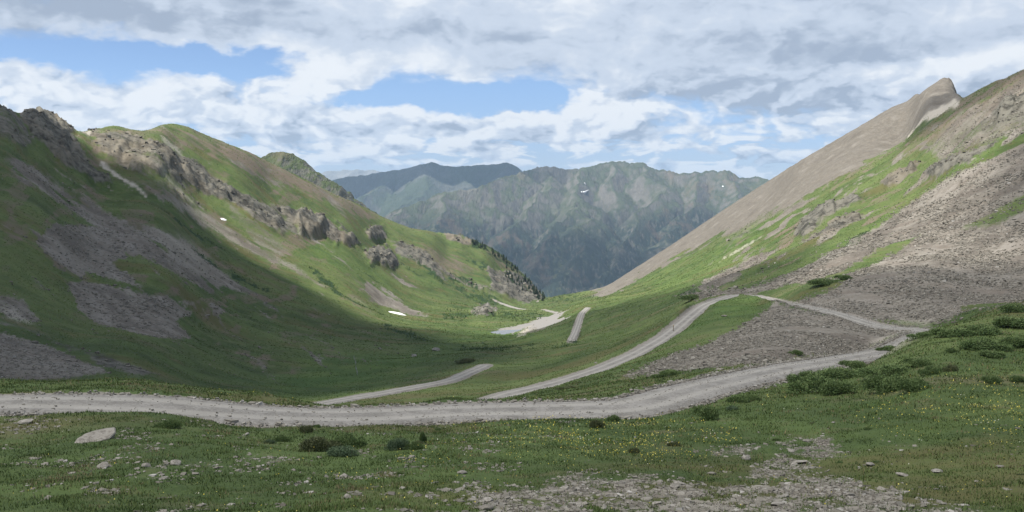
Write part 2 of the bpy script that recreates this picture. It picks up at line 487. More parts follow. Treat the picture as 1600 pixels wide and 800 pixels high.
for nm, pts, hw in ROADS:
    P = spline(cl(pts), 420 if len(pts) > 20 else 120)
    wv = hw * (1.2 - 0.2 * sstep(P[:, 1], 50, 66) - 0.30 * sstep(P[:, 1], 95, 160)) if len(pts) > 20 else np.full(len(P), hw)
    hz = H(P[:, 0], P[:, 1])
    kk = 9
    hz = np.convolve(np.pad(hz, kk, mode='edge'), np.ones(2 * kk + 1) / (2 * kk + 1), 'valid')
    P[:, 2] = hz
    road_lines.append((nm, P, wv))
    best = np.full(GZ.shape, 1e9); zc = np.zeros(GZ.shape)
    box = (GX > P[:, 0].min() - 20) & (GX < P[:, 0].max() + 20) & (GY > P[:, 1].min() - 20) & (GY < P[:, 1].max() + 20)
    gx, gy = GX[box], GY[box]; b = np.full(gx.shape, 1e9); zz = np.zeros(gx.shape); wz = np.full(gx.shape, hw)
    for i in range(len(P) - 1):
        e = P[i + 1, :2] - P[i, :2]; L2 = e @ e + 1e-9
        q = np.clip(((gx - P[i, 0]) * e[0] + (gy - P[i, 1]) * e[1]) / L2, 0, 1)
        d = np.hypot(gx - P[i, 0] - q * e[0], gy - P[i, 1] - q * e[1])
        m = d < b; b[m] = d[m]; zz[m] = (P[i, 2] + (P[i + 1, 2] - P[i, 2]) * q)[m]; wz[m] = wv[i]
    best[box] = b - (wz - hw); zc[box] = zz
    wgt = 1 - sstep(best, hw + 0.5, hw + 3.5)
    ZR = ZR * (1 - wgt) + (zc - 0.10) * wgt
    ROADM = np.maximum(ROADM, 1 - sstep(best, hw + 0.0, hw + 1.0))
GZ[:] = ZR

# ------------------------------------------------------------------ what grows or lies where (outlines drawn on the survey, carried by the ground)
far = GY > 85
jit = 1.0
_gs = np.clip(GY / 400, 0.3, 1.2)
ju = U0 + 16 * fbm(GX / 38, GY / 50, 5, 3, 0.6) * _gs + 5 * fbm(U0 / 9, V0 / 6, 3, 8, 0.6)
jv = V0 + 11 * fbm(GX / 34, GY / 44, 5, 9, 0.6) * _gs + 4 * fbm(U0 / 8, V0 / 6, 3, 12, 0.6)


def pm(pts, soft=5, lo=85, hi=1e9):
    return poly_mask(ju, jv, pts, soft) * ((GY > lo) & (GY < hi))


def lm(pts, w, soft=2.5, lo=85, hi=1e9):
    return line_mask(ju, jv, pts, w, soft) * ((GY > lo) & (GY < hi))


def ln(pts, w, soft=1.2, lo=85):
    return line_mask(U0 + 2.0 * perlin(U0 / 9, V0 / 9, 5), V0 + 2.0 * perlin(U0 / 8, V0 / 8, 6), pts, w, soft) * (GY > lo)


def union(*ms):
    o = ms[0]
    for m_ in ms[1:]: o = np.maximum(o, m_)
    return o


scree = union(
    0.85 * pm([(5, 245), (40, 250), (120, 300), (165, 330), (210, 348), (290, 380), (340, 414), (400, 464), (330, 455), (262, 425), (225, 395), (140, 345), (60, 300)], 9),
    0.95 * pm([(56, 372), (90, 350), (210, 352), (285, 385), (337, 418), (392, 460), (350, 455), (322, 450), (265, 425), (215, 400), (176, 412), (225, 448), (157, 433), (97, 417), (70, 395)], 7),
    pm([(108, 432), (160, 440), (215, 455), (260, 460), (302, 487), (275, 497), (297, 527), (245, 527), (200, 515), (150, 500), (122, 478)], 6),
    0.8 * pm([(325, 475), (345, 480), (360, 495), (335, 500)], 5),
    0.9 * pm([(-40, 515), (30, 528), (70, 540), (120, 562), (170, 584), (60, 592), (-40, 590)], 6, 80, 400),
    0.7 * pm([(-20, 455), (40, 468), (70, 505), (20, 498), (-20, 480)], 6),
    0.85 * pm([(566, 438), (600, 453), (640, 478), (668, 496), (630, 493), (595, 474), (566, 452)], 5),
    0.8 * pm([(610, 420), (635, 432), (656, 449), (640, 450), (615, 434)], 4),
    0.6 * pm([(240, 285), (330, 330), (430, 395), (520, 450), (500, 452), (400, 400), (280, 330)], 9),
    0.5 * pm([(330, 300), (420, 360), (480, 420), (470, 425), (390, 370)], 6),
    # right side
    pm([(1470, 80), (1510, 110), (1500, 150), (1450, 178), (1400, 220), (1340, 262), (1290, 292), (1240, 318), (1180, 344), (1130, 368), (1060, 404), (1010, 430), (985, 438), (960, 455), (920, 462), (985, 410), (1090, 335), (1190, 265), (1290, 200), (1390, 140)], 6, 500),
    0.9 * pm([(930, 452), (965, 437), (1000, 428), (990, 442), (960, 458), (935, 462)], 3),
    0.97 * pm([(1640, 205), (1640, 480), (1540, 488), (1450, 508), (1350, 500), (1260, 482), (1205, 468), (1185, 447), (1230, 430), (1280, 405), (1330, 372), (1400, 338), (1480, 290), (1540, 255)], 7, 100),
    pm([(1212, 480), (1300, 495), (1400, 515), (1422, 527), (1345, 546), (1250, 551), (1150, 572), (1060, 581), (978, 588), (1050, 556), (1110, 535), (1160, 510), (1200, 488)], 6, 75, 200),
    0.9 * pm([(1078, 452), (1130, 425), (1190, 394), (1222, 383), (1190, 415), (1140, 444), (1100, 455)], 4, 150),
    0.85 * pm([(1050, 462), (1120, 455), (1200, 445), (1240, 450), (1180, 458), (1080, 468)], 4, 150),
    0.6 * pm([(1500, 170), (1600, 118), (1640, 130), (1640, 190), (1540, 232), (1470, 250), (1440, 240)], 12, 200),
    0.55 * pm([(1230, 300), (1270, 300), (1225, 335), (1150, 370), (1120, 385), (1150, 355)], 8),
    0.7 * pm([(820, 502), (850, 498), (870, 495), (850, 512), (815, 525)], 4, 200))
# green tongues that cut the scree
green_cut = union(
    pm([(1285, 432), (1330, 412), (1400, 382), (1440, 368), (1425, 380), (1350, 418), (1300, 438)], 4, 100),
    pm([(1185, 458), (1230, 442), (1290, 438), (1330, 440), (1290, 462), (1230, 474), (1215, 476)], 6, 100),
    0.7 * pm([(1500, 360), (1600, 300), (1640, 290), (1640, 310), (1560, 350)], 8, 100),
    0.7 * pm([(1500, 470), (1560, 450), (1640, 440), (1640, 500), (1500, 500)], 8, 100, 140))
scree = np.clip(scree - green_cut, 0, 1)

def streaks(dx, dy, seed, Ls, Ws):
    along = (U0 * dx + V0 * dy); across = (-U0 * dy + V0 * dx)
    return fbm(along / Ls, across / Ws + 0.6 * perlin(along / 70, across / 40, seed), 5, seed, 0.6)


right_side = sstep(GX / GY, 0.12, 0.3) * sstep(GY, 190, 300); left_side = sstep(-GX / GY, 0.10, 0.22) * sstep(GY, 150, 260)
st_r, st_l = streaks(-0.86, 0.51, 301, 120, 13), streaks(0.80, 0.60, 311, 110, 14)
chute = streaks(-0.84, 0.54, 331, 170, 16) * sstep(GX / GY, 0.02, 0.12) + streaks(0.80, 0.60, 341, 120, 15) * sstep(-GX / GY, 0.02, 0.12)
chute = chute * sstep(GY, 120, 260) * (1 - sstep(GY, 380, 520) * (GX > 0)) + 0.6 * fbm(GX / 14, GY / 9, 4, 345) * sstep(GY, 70, 90)
scree = np.maximum(scree, 0.75 * right_side * sstep(st_r, 0.04, 0.30) * pm([(1080, 420), (1240, 305), (1420, 195), (1500, 150), (1640, 90), (1640, 235), (1480, 285), (1330, 365), (1200, 430)], 20, 190))
scree = np.maximum(scree, 0.62 * left_side * sstep(st_l, 0.10, 0.36))
scree = np.clip(scree - left_side * 0.55 * sstep(-st_l, 0.12, 0.4), 0, 1)

rock = union(
    0.75 * pm([(-20, 160), (10, 162), (30, 180), (60, 225), (40, 235), (-20, 200)], 8), 0.6 * pm([(150, 262), (250, 280), (330, 320), (300, 325), (220, 290), (160, 285)], 10),
    pm([(38, 165), (78, 166), (108, 195), (128, 230), (152, 262), (180, 284), (150, 276), (100, 255), (62, 225), (45, 195)], 6),
    0.95 * pm([(130, 203), (200, 204), (232, 225), (262, 235), (300, 250), (332, 270), (370, 292), (405, 312), (402, 345), (350, 312), (310, 300), (270, 286), (240, 275), (215, 270), (170, 240)], 8),
    0.8 * pm([(360, 290), (430, 320), (470, 335), (470, 370), (440, 362), (405, 345)], 7),
    pm([(440, 338), (466, 333), (500, 334), (520, 348), (545, 368), (558, 380), (530, 384), (505, 370), (470, 368), (445, 356)], 4),
    0.9 * pm([(572, 350), (598, 352), (602, 375), (582, 370)], 4),
    pm([(572, 390), (600, 386), (620, 400), (618, 420), (600, 418), (580, 408)], 4),
    0.8 * pm([(600, 372), (650, 390), (690, 415), (730, 440), (700, 440), (660, 420), (620, 395)], 7),
    0.5 * pm([(640, 400), (720, 420), (790, 465), (720, 450)], 8),
    pm([(765, 425), (800, 420), (830, 440), (852, 468), (820, 472), (795, 465), (770, 455)], 4, 700),
    0.9 * pm([(690, 364), (720, 365), (745, 378), (720, 385)], 4),
    0.8 * pm([(120, 545), (160, 555), (200, 570), (250, 588), (200, 590), (150, 575)], 5, 80, 400),
    0.7 * pm([(0, 490), (50, 505), (90, 530), (150, 556), (110, 552), (40, 520), (0, 512)], 5, 80, 400),
    0.8 * pm([(735, 482), (755, 478), (775, 483), (760, 492), (740, 492)], 3, 400),
    # right
    0.9 * pm([(1243, 368), (1250, 342), (1275, 325), (1330, 300), (1345, 318), (1300, 338), (1262, 368)], 6, 200),
    0.8 * pm([(1275, 375), (1300, 345), (1335, 330), (1355, 335), (1310, 360)], 4, 200),
    0.85 * pm([(1370, 285), (1410, 262), (1440, 255), (1425, 272), (1385, 290)], 6, 200),
    0.85 * pm([(1430, 275), (1470, 255), (1530, 235), (1560, 222), (1530, 248), (1470, 275)], 6, 200),
    0.55 * pm([(1470, 210), (1560, 170), (1640, 130), (1640, 190), (1540, 215)], 14, 200),
    0.45 * pm([(1120, 385), (1170, 355), (1180, 362), (1145, 385)], 6, 200),
    0.5 * pm([(1482, 112), (1500, 120), (1505, 150), (1494, 146), (1487, 130)], 3, 500))
ochre = union(
    ln([(158, 250), (190, 275), (228, 304)], [3.0, 2.6, 1.2]), 0.7 * pm([(250, 218), (285, 228), (282, 240), (255, 232)], 4),
    0.8 * pm([(120, 204), (140, 204), (138, 211)], 2), 0.5 * lm([(250, 270), (275, 292), (300, 318)], [2, 3, 2], 2.5),
    0.4 * pm([(240, 365), (300, 380), (370, 445), (330, 430), (270, 395)], 14), 0.6 * pm([(0, 480), (25, 485), (55, 505), (20, 500)], 5),
    1.0 * ln([(1420, 199), (1450, 178), (1475, 163), (1494, 155)], [1.5, 4.0, 6.5, 5], 2, 300),
    0.6 * ln([(1124, 407), (1150, 391), (1192, 367)], [0.8, 1.3, 1.0], 1.0, 150),
    0.6 * pm([(806, 524), (830, 510), (828, 517), (812, 527)], 2, 300),
    0.5 * pm([(1335, 552), (1360, 536), (1420, 516), (1452, 514), (1425, 530), (1395, 548), (1375, 556), (1345, 566)], 6, 76, 140),
    0.35 * pm([(1400, 500), (1460, 500), (1450, 510), (1400, 510)], 6, 100))
brown = union(
    0.7 * pm([(330, 212), (420, 245), (470, 275), (520, 297), (600, 342), (560, 338), (500, 310), (440, 285), (390, 262), (345, 240)], 6),
    0.6 * pm([(620, 375), (690, 395), (760, 430), (700, 425), (640, 400)], 10), 0.5 * pm([(770, 385), (830, 430), (800, 425), (760, 400)], 6),
    0.4 * pm([(560, 305), (620, 340), (680, 365), (640, 365), (580, 330)], 8),
    0.8 * pm([(1490, 148), (1560, 112), (1640, 80), (1640, 150), (1540, 190), (1440, 235), (1400, 250)], 14, 190) * sstep(st_r, -0.40, 0.05),
    0.6 * right_side * sstep(-st_r, 0.14, 0.34), 0.55 * left_side * sstep(fbm(U0 / 60, V0 / 24, 4, 323), 0.05, 0.3),
    0.55 * pm([(120, 200), (200, 195), (300, 200), (420, 250), (520, 300), (470, 300), (380, 262), (300, 225), (200, 215)], 10))
# stony ground in front
sju = U0 + 34 * fbm(GX / 3.2, GY / 4.5, 5, 203, 0.62); sjv = V0 + 16 * fbm(GX / 3.0, GY / 4.0, 5, 209, 0.62)
stony = union(
    0.95 * poly_mask(sju, sjv, [(690, 815), (740, 775), (800, 752), (870, 742), (960, 738), (1060, 748), (1130, 765), (1165, 735), (1200, 715), (1250, 690), (1290, 668), (1285, 690), (1330, 712), (1250, 722), (1310, 742), (1400, 765), (1480, 785), (1580, 815)], 22),
    0.6 * poly_mask(sju, sjv, [(1100, 708), (1140, 695), (1240, 680), (1290, 668), (1300, 675), (1220, 705), (1140, 722)], 8),
    0.6 * poly_mask(sju, sjv, [(0, 655), (60, 650), (100, 662), (60, 675), (0, 678)], 9), 0.35 * poly_mask(sju, sjv, [(70, 715), (180, 705), (240, 720), (150, 738), (80, 735)], 10),
    0.5 * poly_mask(sju, sjv, [(170, 735), (270, 715), (370, 712), (460, 705), (480, 720), (380, 735), (290, 752)], 22), 0.4 * poly_mask(sju, sjv, [(690, 722), (740, 718), (745, 728), (700, 730)], 4),
    0.4 * poly_mask(sju, sjv, [(1310, 705), (1420, 680), (1450, 700), (1360, 720)], 22), 0.5 * poly_mask(sju, sjv, [(410, 645), (450, 650), (440, 660), (400, 655)], 4),
    0.4 * poly_mask(sju, sjv, [(640, 705), (680, 700), (700, 712), (650, 716)], 5)) * (GY < 60)
stony = np.clip(stony * (0.61 + 1.3 * fbm(GX / 1.3, GY / 1.9, 5, 215, 0.62)), 0, 1)
lush = union(
    0.9 * pm([(420, 600), (500, 560), (640, 545), (700, 535), (740, 548), (650, 580), (540, 615), (440, 620)], 22, 120, 500),
    0.6 * pm([(700, 525), (840, 515), (850, 525), (720, 540)], 8, 200), 0.6 * pm([(470, 370), (540, 385), (620, 450), (560, 430), (490, 400)], 10),
    0.5 * pm([(1000, 440), (1250, 325), (1240, 350), (1040, 460)], 12, 200), 0.6 * pm([(1190, 440), (1340, 365), (1480, 285), (1560, 235), (1560, 250), (1400, 335), (1280, 400)], 8, 150),
    0.8 * pm([(1110, 470), (1190, 468), (1180, 490), (1120, 492)], 6, 100))
willow = union(
    *[0.9 * lm(p, [2.0, 3.0, 1.5], 1.8, 120) for p in (
        [(490, 425), (520, 445), (560, 475)], [(500, 440), (540, 468), (580, 486)], [(525, 455), (560, 480), (600, 496)], [(560, 420), (585, 440), (600, 446)], [(690, 430), (720, 452), (760, 478)], [(700, 420), (745, 452), (790, 477)],
        [(640, 400), (670, 425), (700, 445)], [(720, 395), (745, 410), (765, 425)], [(735, 455), (760, 470), (780, 478)], [(830, 552), (850, 545), (900, 530)], [(720, 541), (760, 540), (830, 538)], [(600, 512), (630, 520), (680, 530)],
        [(610, 400), (640, 425), (660, 432)], [(770, 410), (790, 430), (800, 445)], [(1060, 465), (1085, 461), (1110, 459)], [(300, 390), (350, 420), (420, 455)], [(250, 330), (300, 362), (350, 392)], [(690, 495), (720, 492), (750, 490)])],
    0.7 * pm([(760, 490), (800, 487), (850, 488), (845, 497), (800, 500), (765, 498)], 4, 300), 0.6 * pm([(840, 470), (900, 455), (925, 462), (890, 475)], 6, 400),
    0.9 * pm([(1318, 378), (1350, 358), (1362, 352), (1345, 375), (1308, 392)], 3, 150), 0.5 * pm([(700, 470), (760, 485), (700, 488)], 5),
    0.85 * pm([(740, 372), (800, 405), (845, 448), (860, 462), (850, 464), (815, 425), (770, 398), (735, 384)], 3, 900)) * (fbm(GX / 7, GY / 14, 3, 44) * 0.9 + 0.75).clip(0, 1)

flats = union(pm([(775, 517), (800, 512), (825, 504), (846, 494), (870, 491), (897, 490), (885, 496), (862, 504), (845, 511), (822, 515), (800, 522)], 2.5, 350, 900),
              0.6 * pm([(748, 486), (770, 481), (775, 484), (752, 491)], 3, 400))
POND = [(766, 519), (778, 516.5), (795, 515.5), (815, 515), (812, 518), (800, 521), (790, 523.5), (775, 523)]
pond_pts = np.array([H.hit(u_, v_, 380) for u_, v_ in POND])
POND_Z = float(np.median(pond_pts[:, 2]))
pond_pts = np.array([[ray(u_, v_)[0] * (POND_Z / ray(u_, v_)[1]), POND_Z / ray(u_, v_)[1], POND_Z] for u_, v_ in POND])
in_pond = poly_mask(GX, GY, pond_pts[:, :2] , 2.0) if False else poly_mask(GX, GY, pond_pts[:, :2], 6.0)
near_pond = poly_mask(GX, GY, pond_pts[:, :2], 26.0)
GZ = GZ * (1 - near_pond) + np.minimum(GZ, POND_Z + 0.3) * near_pond
GZ = np.where(in_pond > 0.5, POND_Z - 0.4, GZ)
# ------------------------------------------------------------------ relief
cell = GY * (LS[-1] - LS[-2])
ground = np.zeros(GZ.shape)
for L, amp in ((90, 1.6), (45, 0.9), (22, 0.5), (11, 0.27), (5.5, 0.13), (2.7, 0.065), (1.3, 0.04), (0.65, 0.025)):
    ok = sstep(L, 2.0, 4.5) if False else sstep(L / cell, 2.0, 4.0)
    if L > 20: ok = ok * sstep(GY, 60, 260)
    elif L > 8: ok = ok * (0.25 + 0.75 * sstep(GY, 40, 160))
    ground += ok * amp * perlin(GX / L + 31, GY / L, int(L * 10))
# outcrops that stand out of the slopes with a sheer lower side
ou = U0 + 7 * fbm(GX / 12, GY / 14, 4, 411, 0.65); ov = V0 + 5 * fbm(GX / 12, GY / 14, 4, 417, 0.65); o_rough = 0.75 + 0.6 * fbm(GX / 9, GY / 9, 4, 423, 0.6)
for pts, ht in (([(464, 348), (474, 343), (500, 345), (512, 354), (503, 368), (482, 370), (468, 366)], 17), ([(428, 342), (440, 340), (444, 350), (432, 352)], 9), ([(535, 372), (552, 371), (562, 380), (548, 386), (537, 382)], 10),
                ([(572, 362), (592, 358), (602, 368), (596, 376), (578, 374)], 10), ([(570, 398), (588, 396), (594, 410), (580, 414)], 10), ([(596, 402), (612, 400), (622, 414), (612, 422), (600, 418)], 12),
                ([(640, 396), (662, 398), (672, 412), (655, 414)], 8), ([(776, 440), (792, 434), (812, 440), (832, 456), (846, 468), (815, 470), (790, 462)], 14), ([(70, 212), (100, 215), (118, 240), (150, 270), (175, 286), (150, 282), (110, 258), (80, 235)], 9),
                ([(192, 236), (240, 240), (275, 262), (250, 276), (205, 262)], 8), ([(282, 262), (330, 276), (372, 300), (350, 308), (300, 290)], 8), ([(738, 486), (760, 484), (768, 490), (745, 493)], 6),
                ([(1246, 366), (1252, 350), (1276, 334), (1300, 322), (1306, 334), (1275, 352), (1258, 370)], 9), ([(1284, 372), (1305, 352), (1338, 338), (1345, 344), (1312, 362)], 7), ([(1375, 288), (1410, 268), (1432, 264), (1415, 280), (1388, 292)], 7),
                ([(1438, 280), (1475, 264), (1520, 250), (1512, 262), (1470, 280)], 7), ([(1550, 172), (1600, 150), (1605, 165), (1560, 186)], 6)):
    m_ = poly_mask(ou, ov, pts, 2.2) * (GY > 150)
    ground += m_ * ht * (0.40 if pts[0][0] < 900 else 0.28) * o_rough
    rock = np.maximum(rock, np.minimum(1, 1.6 * poly_mask(ou, ov, pts, 5)) * (GY > 150))
# runnels down both flanks
flank = sstep(np.abs(GX / GY + 0.02), 0.06, 0.3) * sstep(GY, 140, 380)
wx = GX + 18 * perlin(GX / 70, GY / 70, 71)
run = fbm(wx / 95 + GY / 260, GY / 17 - wx / 60 * np.sign(GX) * 0.2, 4, 52, 0.55)
ground += flank * 2.4 * run
rock = np.clip(rock * (0.95 + 1.0 * fbm(GX / 45, GY / 30, 4, 88, 0.6)), 0, 1)
crag = rock * sstep(GY, 80, 250)
k = np.clip(GY / 700, 0.25, 1.3)
wgx = GX + 14 * k * fbm(GX / 30, GY / 30, 3, 77); wgy = GY + 14 * k * fbm(GX / 30, GY / 30, 3, 78)
ground += crag * k * (5.5 * fbm(wgx / (30 * k), wgy / (30 * k), 5, 90, 0.62, True) - 0.6 + 4.6 * fbm(wgx / (11 * k), wgy / (13 * k), 4, 97, 0.62))
ground += np.clip(scree * sstep(GY, 80, 200), 0, 1) * 0.5 * fbm(GX / 6, GY / 6, 3, 33)
ground += stony * 0.05 * fbm(GX / 0.7, GY / 0.7, 3, 35)
rough_crest = sstep(GY, 400, 700) * 1.6 * fbm(GX / 30, GY / 22, 4, 63, 0.6)
GZ += (ground + rough_crest) * (1 - ROADM) * (1 - near_pond)

# bring the crests to the surveyed skyline
sk_a, sk_t = ray(np.array([q[0] for q in SKYLINE]), np.array([q[1] for q in SKYLINE]))
for _ in range(3):
    TT = np.where(GY > 250, GZ / GY, -9)
    kmax = TT.argmax(0); top = TT.max(0)
    d_sky = np.interp(AZ, sk_a, sk_t) - top
    ker = np.exp(-np.linspace(-2, 2, 25) ** 2); ker /= ker.sum()
    d_sky = np.convolve(np.pad(d_sky, 12, mode='edge'), ker, 'valid')
    d_sky = np.where(np.abs(AZ) < 0.62, d_sky, 0)
    s_top = LS[kmax]
    med = np.median(np.stack([np.roll(s_top, k_) for k_ in range(-12, 13)]), 0)
    s_top = np.convolve(np.pad(med, 20, mode='edge'), np.ones(41) / 41, 'valid')
    w_ = sstep(GS, s_top[None] - 0.40, s_top[None] - 0.10) * (GY > 200)
    GZ += d_sky[None] * w_ * GY
verts = np.stack([GX, GY, GZ], -1).reshape(-1, 3)
faces = grid_faces(NR, NC)
# the ground goes on under and behind the viewer
back = []
ring = [(-6, 22), (-60, 90), (-400, 420)]
base = len(verts); bx = np.linspace(-1, 1, NC)
for yy, hw in ring:
    xx = bx * hw
    back.append(np.stack([xx, np.full(NC, float(yy)), -1.9 + 0.004 * (xx * 0) + np.where(np.abs(xx) > 60, 6, 0) + (-yy) * 0.05], -1))
verts = np.concatenate([verts] + back)
c0 = np.arange(NC - 1)
prev = 0; extra = []
for r in range(len(ring)):
    cur = base + r * NC
    extra.append(np.stack([cur + c0, cur + c0 + 1, prev + c0 + 1, prev + c0], -1)); prev = cur
pad = lambda m_: np.concatenate([m_.ravel(), np.zeros(NC * len(ring))])
terrain_me = mesh_from("terrain", verts, [faces] + extra, True, dict(
    scree=pad(scree), rock=pad(rock), ochre=pad(ochre), brown=pad(brown), stony=pad(stony), lush=pad(lush), willow=pad(willow), flats=pad(flats), chute=pad(chute), umber=pad(sstep(GX / GY, 0.05, 0.15) * sstep(GY, 420, 640)), verge=pad(ROADM)))


# ------------------------------------------------------------------ ground materials
def surf(name, rough=0.9):
    m_ = bpy.data.materials.new(name); m_.use_nodes = True
    t = NT(m_.node_tree)
    out = t.n.new('ShaderNodeOutputMaterial')
    b = t.n.new('ShaderNodeBsdfPrincipled'); b.inputs['Roughness'].default_value = rough
    b.inputs['Specular IOR Level'].default_value = 0.15
    t.l.new(b.outputs[0], out.inputs[0])
    return m_, t, b


GRASS_D, GRASS_M, GRASS_Y, GRASS_B = (0.038, 0.061, 0.018), (0.070, 0.104, 0.030), (0.114, 0.145, 0.047), (0.115, 0.101, 0.056)


def terrain_material():
    m_, t, b = surf("alpine_ground")
    p = t.new('ShaderNodeTexCoord').outputs['Object']
    n_big = t.noise(p, 0.012, 5, 0.6)
    n_mid = t.noise(p, 0.09, 6, 0.62)
    n_fin = t.noise(p, 1.1, 7, 0.65)
    n_c = t.noise(p, 0.33, 6, 0.7)
    n_tex = t.noise(p, 6.0, 6, 0.7)
    mp = t.new('ShaderNodeMapping', Vector=p, Scale=(0.28, 1.0, 0.28)).outputs[0]
    n_str = t.noise(mp, 0.10, 7, 0.6)
    g = t.mix(t.step(n_mid, 0.36, 0.64), GRASS_D, GRASS_M)
    g = t.mix(t.m('MULTIPLY', t.step(n_big, 0.42, 0.62), 0.7), g, GRASS_Y)
    g = t.mix(t.m('MULTIPLY', t.step(n_str, 0.53, 0.70), 0.75), g, GRASS_B)
    g = t.mix(t.m('MULTIPLY', t.step(n_c, 0.50, 0.68), 0.7), g, GRASS_D)
    g = t.mix(t.m('MULTIPLY', t.step(n_c, 0.46, 0.30), 0.6), g, GRASS_B)
    n_heath = t.noise(t.new('ShaderNodeMapping', Vector=p, Location=(40, 7, 3), Scale=(0.5, 1.0, 1.0)).outputs[0], 0.045, 7, 0.66)
    g = t.mix(t.m('MULTIPLY', t.step(n_heath, 0.52, 0.64), 0.6), g, (0.098, 0.078, 0.034))
    g = t.mix(t.m('MULTIPLY', t.step(n_heath, 0.44, 0.34), 0.45), g, (0.040, 0.084, 0.018))
    g = t.mix(t.m('MULTIPLY', t.step(n_fin, 0.50, 0.72), 0.55), g, GRASS_D)
    g = t.mix(t.m('MULTIPLY', t.step(n_tex, 0.52, 0.72), 0.5), g, GRASS_Y)
    g = t.mix(t.m('MULTIPLY', t.attr('lush'), 0.75), g, t.mix(t.step(n_mid, 0.4, 0.62), (0.048, 0.098, 0.020), (0.085, 0.135, 0.030)))
    # stone rubble
    vs = t.voro(p, 1.3, 'Color'); vsep = t.n.new('ShaderNodeSeparateColor'); t.l.new(vs, vsep.inputs[0])
    vb = t.voro(p, 0.35, 'Color'); vbsep = t.n.new('ShaderNodeSeparateColor'); t.l.new(vb, vbsep.inputs[0])
    stone = t.mix(vsep.outputs[0], (0.118, 0.108, 0.090), (0.198, 0.184, 0.157))
    stone = t.mix(t.m('MULTIPLY', vbsep.outputs[1], 0.5), stone, (0.165, 0.140, 0.115))
    stone = t.mix(t.m('MULTIPLY', t.step(n_str, 0.45, 0.66), t.m('MULTIPLY_ADD', t.attr('umber'), -0.42, 0.55)), stone, (0.100, 0.082, 0.066))
    stone = t.mix(t.m('MULTIPLY', t.attr('umber'), t.step(n_c, 0.30, 0.62)), stone, (0.112, 0.100, 0.082))
    stone = t.mix(t.m('MULTIPLY', t.step(t.attr('chute'), 0.0, 0.35), 0.7), stone, (0.085, 0.074, 0.062))
    stone = t.mix(t.m('MULTIPLY', t.step(t.attr('chute'), -0.05, -0.35), 0.45), stone, (0.235, 0.215, 0.19))
    stone = t.mix(t.m('MULTIPLY', t.step(n_fin, 0.56, 0.70), 0.5), stone, (0.28, 0.258, 0.23))
    crag = t.mix(t.step(t.m('ADD', t.m('MULTIPLY', n_mid, 0.5), t.m('MULTIPLY', n_c, 0.5)), 0.40, 0.58), (0.036, 0.035, 0.029), (0.138, 0.131, 0.108))
    crag = t.mix(t.m('MULTIPLY', t.step(n_big, 0.5, 0.64), 0.45), crag, (0.20, 0.165, 0.115))

    def edge(name, noise, gain=1.0, soft=0.2):
        """a patch whose border is broken up by noise"""
        a = t.m('ADD', t.attr(name), t.m('MULTIPLY', t.m('SUBTRACT', noise, 0.5), gain))
        return t.m('MULTIPLY', t.step(a, 0.5 - soft, 0.5 + soft), t.step(t.attr(name), 0.02, 0.12))
    mixn = t.m('ADD', t.m('MULTIPLY', n_mid, 0.6), t.m('MULTIPLY', n_fin, 0.4))
    c = t.mix(edge('brown', n_str, 1.4, 0.3), g, t.mix(n_fin, (0.100, 0.078, 0.052), (0.165, 0.135, 0.105)))
    c = t.mix(edge('scree', mixn, 1.3), c, stone)
    c = t.mix(edge('rock', mixn, 1.5), c, crag)
    c = t.mix(t.m('MULTIPLY', t.attr('ochre'), t.step(n_fin, 0.2, 0.5)), c, (0.36, 0.33, 0.28))
    pebble = t.mix(t.step(t.voro(p, 11.0, 'Distance'), 0.2, 0.6), (0.27, 0.245, 0.21), (0.085, 0.075, 0.06))
    c = t.mix(edge('stony', t.m('ADD', t.m('MULTIPLY', n_fin, 0.6), t.m('MULTIPLY', n_tex, 0.4)), 1.6), c, pebble)
    c = t.mix(edge('verge', n_fin, 1.4), c, t.mix(n_tex, (0.15, 0.135, 0.115), (0.27, 0.25, 0.225)))
    c = t.mix(edge('flats', n_fin, 0.8), c, t.mix(n_fin, (0.16, 0.152, 0.142), (0.24, 0.23, 0.215)))
    c = t.mix(edge('willow', n_fin, 0.9), c, (0.022, 0.045, 0.016))
    t.set(b.inputs['Base Color'], c)
    bump = t.new('ShaderNodeBump', Strength=0.7, Distance=0.25, Height=t.m('ADD', n_fin, t.m('MULTIPLY', n_tex, 0.25)))
    bump2 = t.new('ShaderNodeBump', Strength=0.35, Distance=1.5, Height=n_mid, Normal=bump.outputs[0])
    t.l.new(bump2.outputs[0], b.inputs['Normal'])
    return m_


M_TERRAIN = terrain_material()
link("terrain", terrain_me, M_TERRAIN, 'structure')


